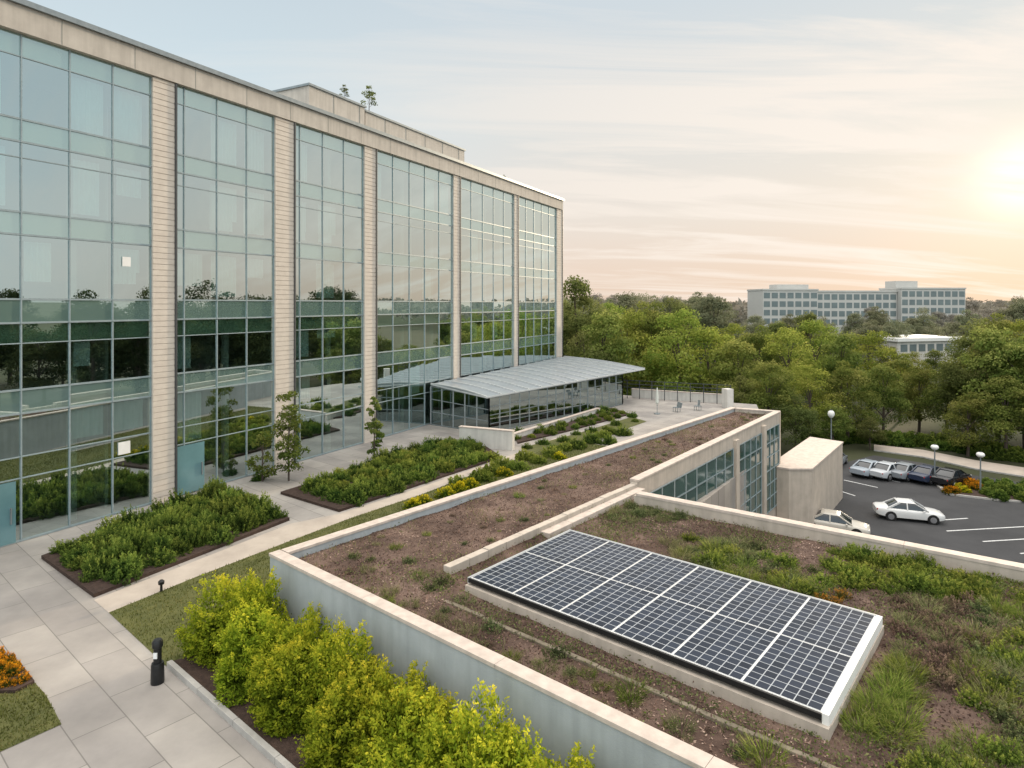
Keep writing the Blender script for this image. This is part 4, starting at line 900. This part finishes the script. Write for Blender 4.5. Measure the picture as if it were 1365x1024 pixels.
for s0, s1, f0, z1 in SP:
    fblock(s0, s1, f0, 12, z1)
    nn_ = max(2, int(round((s1-s0)/3.7)))
    for f in range(4):
        for i in range(nn_):
            q0, q1 = a+d*(s0+(s1-s0)*(i+.1)/nn_)+nn*(f0-.06), a+d*(s0+(s1-s0)*(i+.88)/nn_)+nn*(f0-.06); z0 = z1-3.5-f*3.8
            MB().prism([q0, q1, q1+nn*.04, q0+nn*.04], z0, z0+2.5).build('window', 'far_glass', fb_)
for s0, s1, hh in ((9, 24, 2.8), (67, 78, 4.6)): MB().prism([a+d*s0+nn*2, a+d*s1+nn*2, a+d*s1+nn*9, a+d*s0+nn*9], zt_+(.72 if s0 < 50 else 1.55), zt_+hh).build('penthouse', 'far_wall', fb_)
lb = empty('low_white_building', Q(1196, 150, ZP), 'low white flat roofed building among the trees', 'building')
a, b = Q(1196, 150).xy, Q(1292, 156).xy; d = (b-a).normalized(); nn = Vector((-d.y, d.x)); zt_ = ztop(455, 152)
MB().prism([a, b, b+nn*14, a+nn*14], ZP, zt_).build('wall', 'off_white', lb); MB().prism([a-nn*.5-d*.4, b-nn*.5+d*.4, b+nn*14, a+nn*14], zt_+.01, zt_+.8).build('roof', 'white', lb)
for i in range(6): q0 = a+d*(1+i*2.7)-nn*.05; q1 = q0+d*2.0; MB().prism([q0, q1, q1+nn*.04, q0+nn*.04], zt_-2.4, zt_-.7).build('window', 'far_glass', lb)

# ------------------------------------------------------------------ sky, sun, camera
az, el = R(38.8), R(8.8)
S = Vector((math.sin(az)*math.cos(el), math.cos(az)*math.cos(el), math.sin(el)))
w = bpy.data.worlds.new('World'); bpy.context.scene.world = w; w.use_nodes = True
nt = w.node_tree; n = nt.nodes; l = nt.links; n.clear()
out = n.new('ShaderNodeOutputWorld'); tc = n.new('ShaderNodeTexCoord')
nv = n.new('ShaderNodeVectorMath'); nv.operation = 'NORMALIZE'; l.new(tc.outputs['Generated'], nv.inputs[0])
sep = n.new('ShaderNodeSeparateXYZ'); l.new(nv.outputs[0], sep.inputs[0])
def ramp(src, stops):
    r = n.new('ShaderNodeValToRGB'); e = r.color_ramp.elements
    while len(e) < len(stops): e.new(.5)
    for i, (p_, c) in enumerate(stops): e[i].position = p_; e[i].color = (*c, 1)
    l.new(src, r.inputs[0]); return r.outputs[0]
def math_(op, a, b=None, c=None):
    m = n.new('ShaderNodeMath'); m.operation = op
    for i, v in enumerate((a, b, c)):
        if v is None: continue
        if isinstance(v, (int, float)): m.inputs[i].default_value = v
        else: l.new(v, m.inputs[i])
    return m.outputs[0]
def vmix(bt, fac, a, b):
    m = n.new('ShaderNodeMix'); m.data_type = 'RGBA'; m.blend_type = bt; m.clamp_result = False
    for i, v in ((0, fac), (6, a), (7, b)):
        if isinstance(v, (int, float)): m.inputs[i].default_value = v
        elif isinstance(v, tuple): m.inputs[i].default_value = (*v, 1)
        else: l.new(v, m.inputs[i])
    return m.outputs[2]
cool = ramp(sep.outputs[2], [(0, (.80, .86, .84)), (.10, (.78, .87, .88)), (.22, (.68, .80, .85)), (.42, (.58, .68, .745)), (.6, (.76, .76, .75)), (1, (.84, .79, .73))])
warm = ramp(sep.outputs[2], [(0, (.78, .61, .49)), (.05, (.83, .68, .57)), (.13, (.83, .755, .68)), (.25, (.755, .755, .73)), (.42, (.63, .70, .75)), (.6, (.76, .76, .75)), (1, (.84, .79, .73))])
dt = n.new('ShaderNodeVectorMath'); dt.operation = 'DOT_PRODUCT'; l.new(nv.outputs[0], dt.inputs[0]); dt.inputs[1].default_value = S
dp = math_('MAXIMUM', dt.outputs['Value'], 0)
mr = n.new('ShaderNodeMapRange'); mr.interpolation_type = 'SMOOTHSTEP'; mr.inputs[1].default_value = .45; mr.inputs[2].default_value = .86; l.new(dt.outputs['Value'], mr.inputs[0])
c = vmix('MIX', mr.outputs[0], cool, warm)
c = vmix('ADD', math_('POWER', dp, 14), c, (.06, .035, .0))
c = vmix('ADD', math_('POWER', dp, 120), c, (.10, .075, .035))
c = vmix('ADD', math_('POWER', dp, 1100), c, (.5, .45, .36))
dv = math_('ADD', math_('MAXIMUM', sep.outputs[2], 0), .14)
cb = n.new('ShaderNodeCombineXYZ'); l.new(math_('DIVIDE', sep.outputs[0], dv), cb.inputs[0]); l.new(math_('DIVIDE', sep.outputs[1], dv), cb.inputs[1])
mp = n.new('ShaderNodeMapping'); mp.inputs['Rotation'].default_value = (0, 0, R(-72)); mp.inputs['Scale'].default_value = (.55, 2.6, 1); mp.inputs['Location'].default_value = (3.1, 1.7, 0); l.new(cb.outputs[0], mp.inputs[0])
nz = n.new('ShaderNodeTexNoise'); nz.inputs['Scale'].default_value = .8; nz.inputs['Detail'].default_value = 10; nz.inputs['Roughness'].default_value = .6; nz.inputs['Distortion'].default_value = .9; l.new(mp.outputs[0], nz.inputs['Vector'])
cf = ramp(nz.outputs['Fac'], [(.47, (0, 0, 0)), (.63, (1, 1, 1))])
c = vmix('MIX', math_('MULTIPLY', cf, math_('MULTIPLY_ADD', math_('POWER', dp, 3), .85, .04)), c, (.98, .89, .80))
mo = n.new('ShaderNodeMapRange'); mo.interpolation_type = 'SMOOTHSTEP'; mo.inputs[1].default_value = .5; mo.inputs[2].default_value = .85; l.new(sep.outputs[2], mo.inputs[0])
mbk = n.new('ShaderNodeMapRange'); mbk.interpolation_type = 'SMOOTHSTEP'; mbk.inputs[1].default_value = .25; mbk.inputs[2].default_value = .8; l.new(math_('MULTIPLY', sep.outputs[1], -1), mbk.inputs[0])
st_ = math_('ADD', math_('MULTIPLY_ADD', mo.outputs[0], 2.4, 1.0), math_('MULTIPLY', mbk.outputs[0], 1.0))  # extra sky strength overhead and behind the camera, added as fill light
bg1 = n.new('ShaderNodeBackground'); l.new(c, bg1.inputs[0]); l.new(st_, bg1.inputs[1])
sk = n.new('ShaderNodeTexSky'); sk.sky_type = 'NISHITA'; sk.sun_disc = False; sk.sun_elevation = el; sk.sun_rotation = az
bg2 = n.new('ShaderNodeBackground'); l.new(sk.outputs[0], bg2.inputs[0]); bg2.inputs[1].default_value = .002
ad = n.new('ShaderNodeAddShader'); l.new(bg1.outputs[0], ad.inputs[0]); l.new(bg2.outputs[0], ad.inputs[1]); l.new(ad.outputs[0], out.inputs[0])
sun = bpy.data.lights.new('sun', 'SUN'); sun.energy = 4.2; sun.angle = R(3); sun.color = (1, .80, .56)
so_ = bpy.data.objects.new('sun', sun); col.objects.link(so_); so_.rotation_euler = (-S).to_track_quat('-Z', 'Y').to_euler()
cam = bpy.data.cameras.new('camera'); co = bpy.data.objects.new('camera', cam); col.objects.link(co)
co.location = (0, 0, H); co.rotation_euler = (R(90), 0, 0); cam.sensor_width = 36; cam.lens = FL/1365*36; cam.shift_y = -(512-HY)/1365; cam.clip_end = 5000
sc_ = bpy.context.scene; sc_.camera = co
sc_.view_settings.view_transform = 'Standard'; sc_.view_settings.look = 'None'; sc_.view_settings.exposure = 0
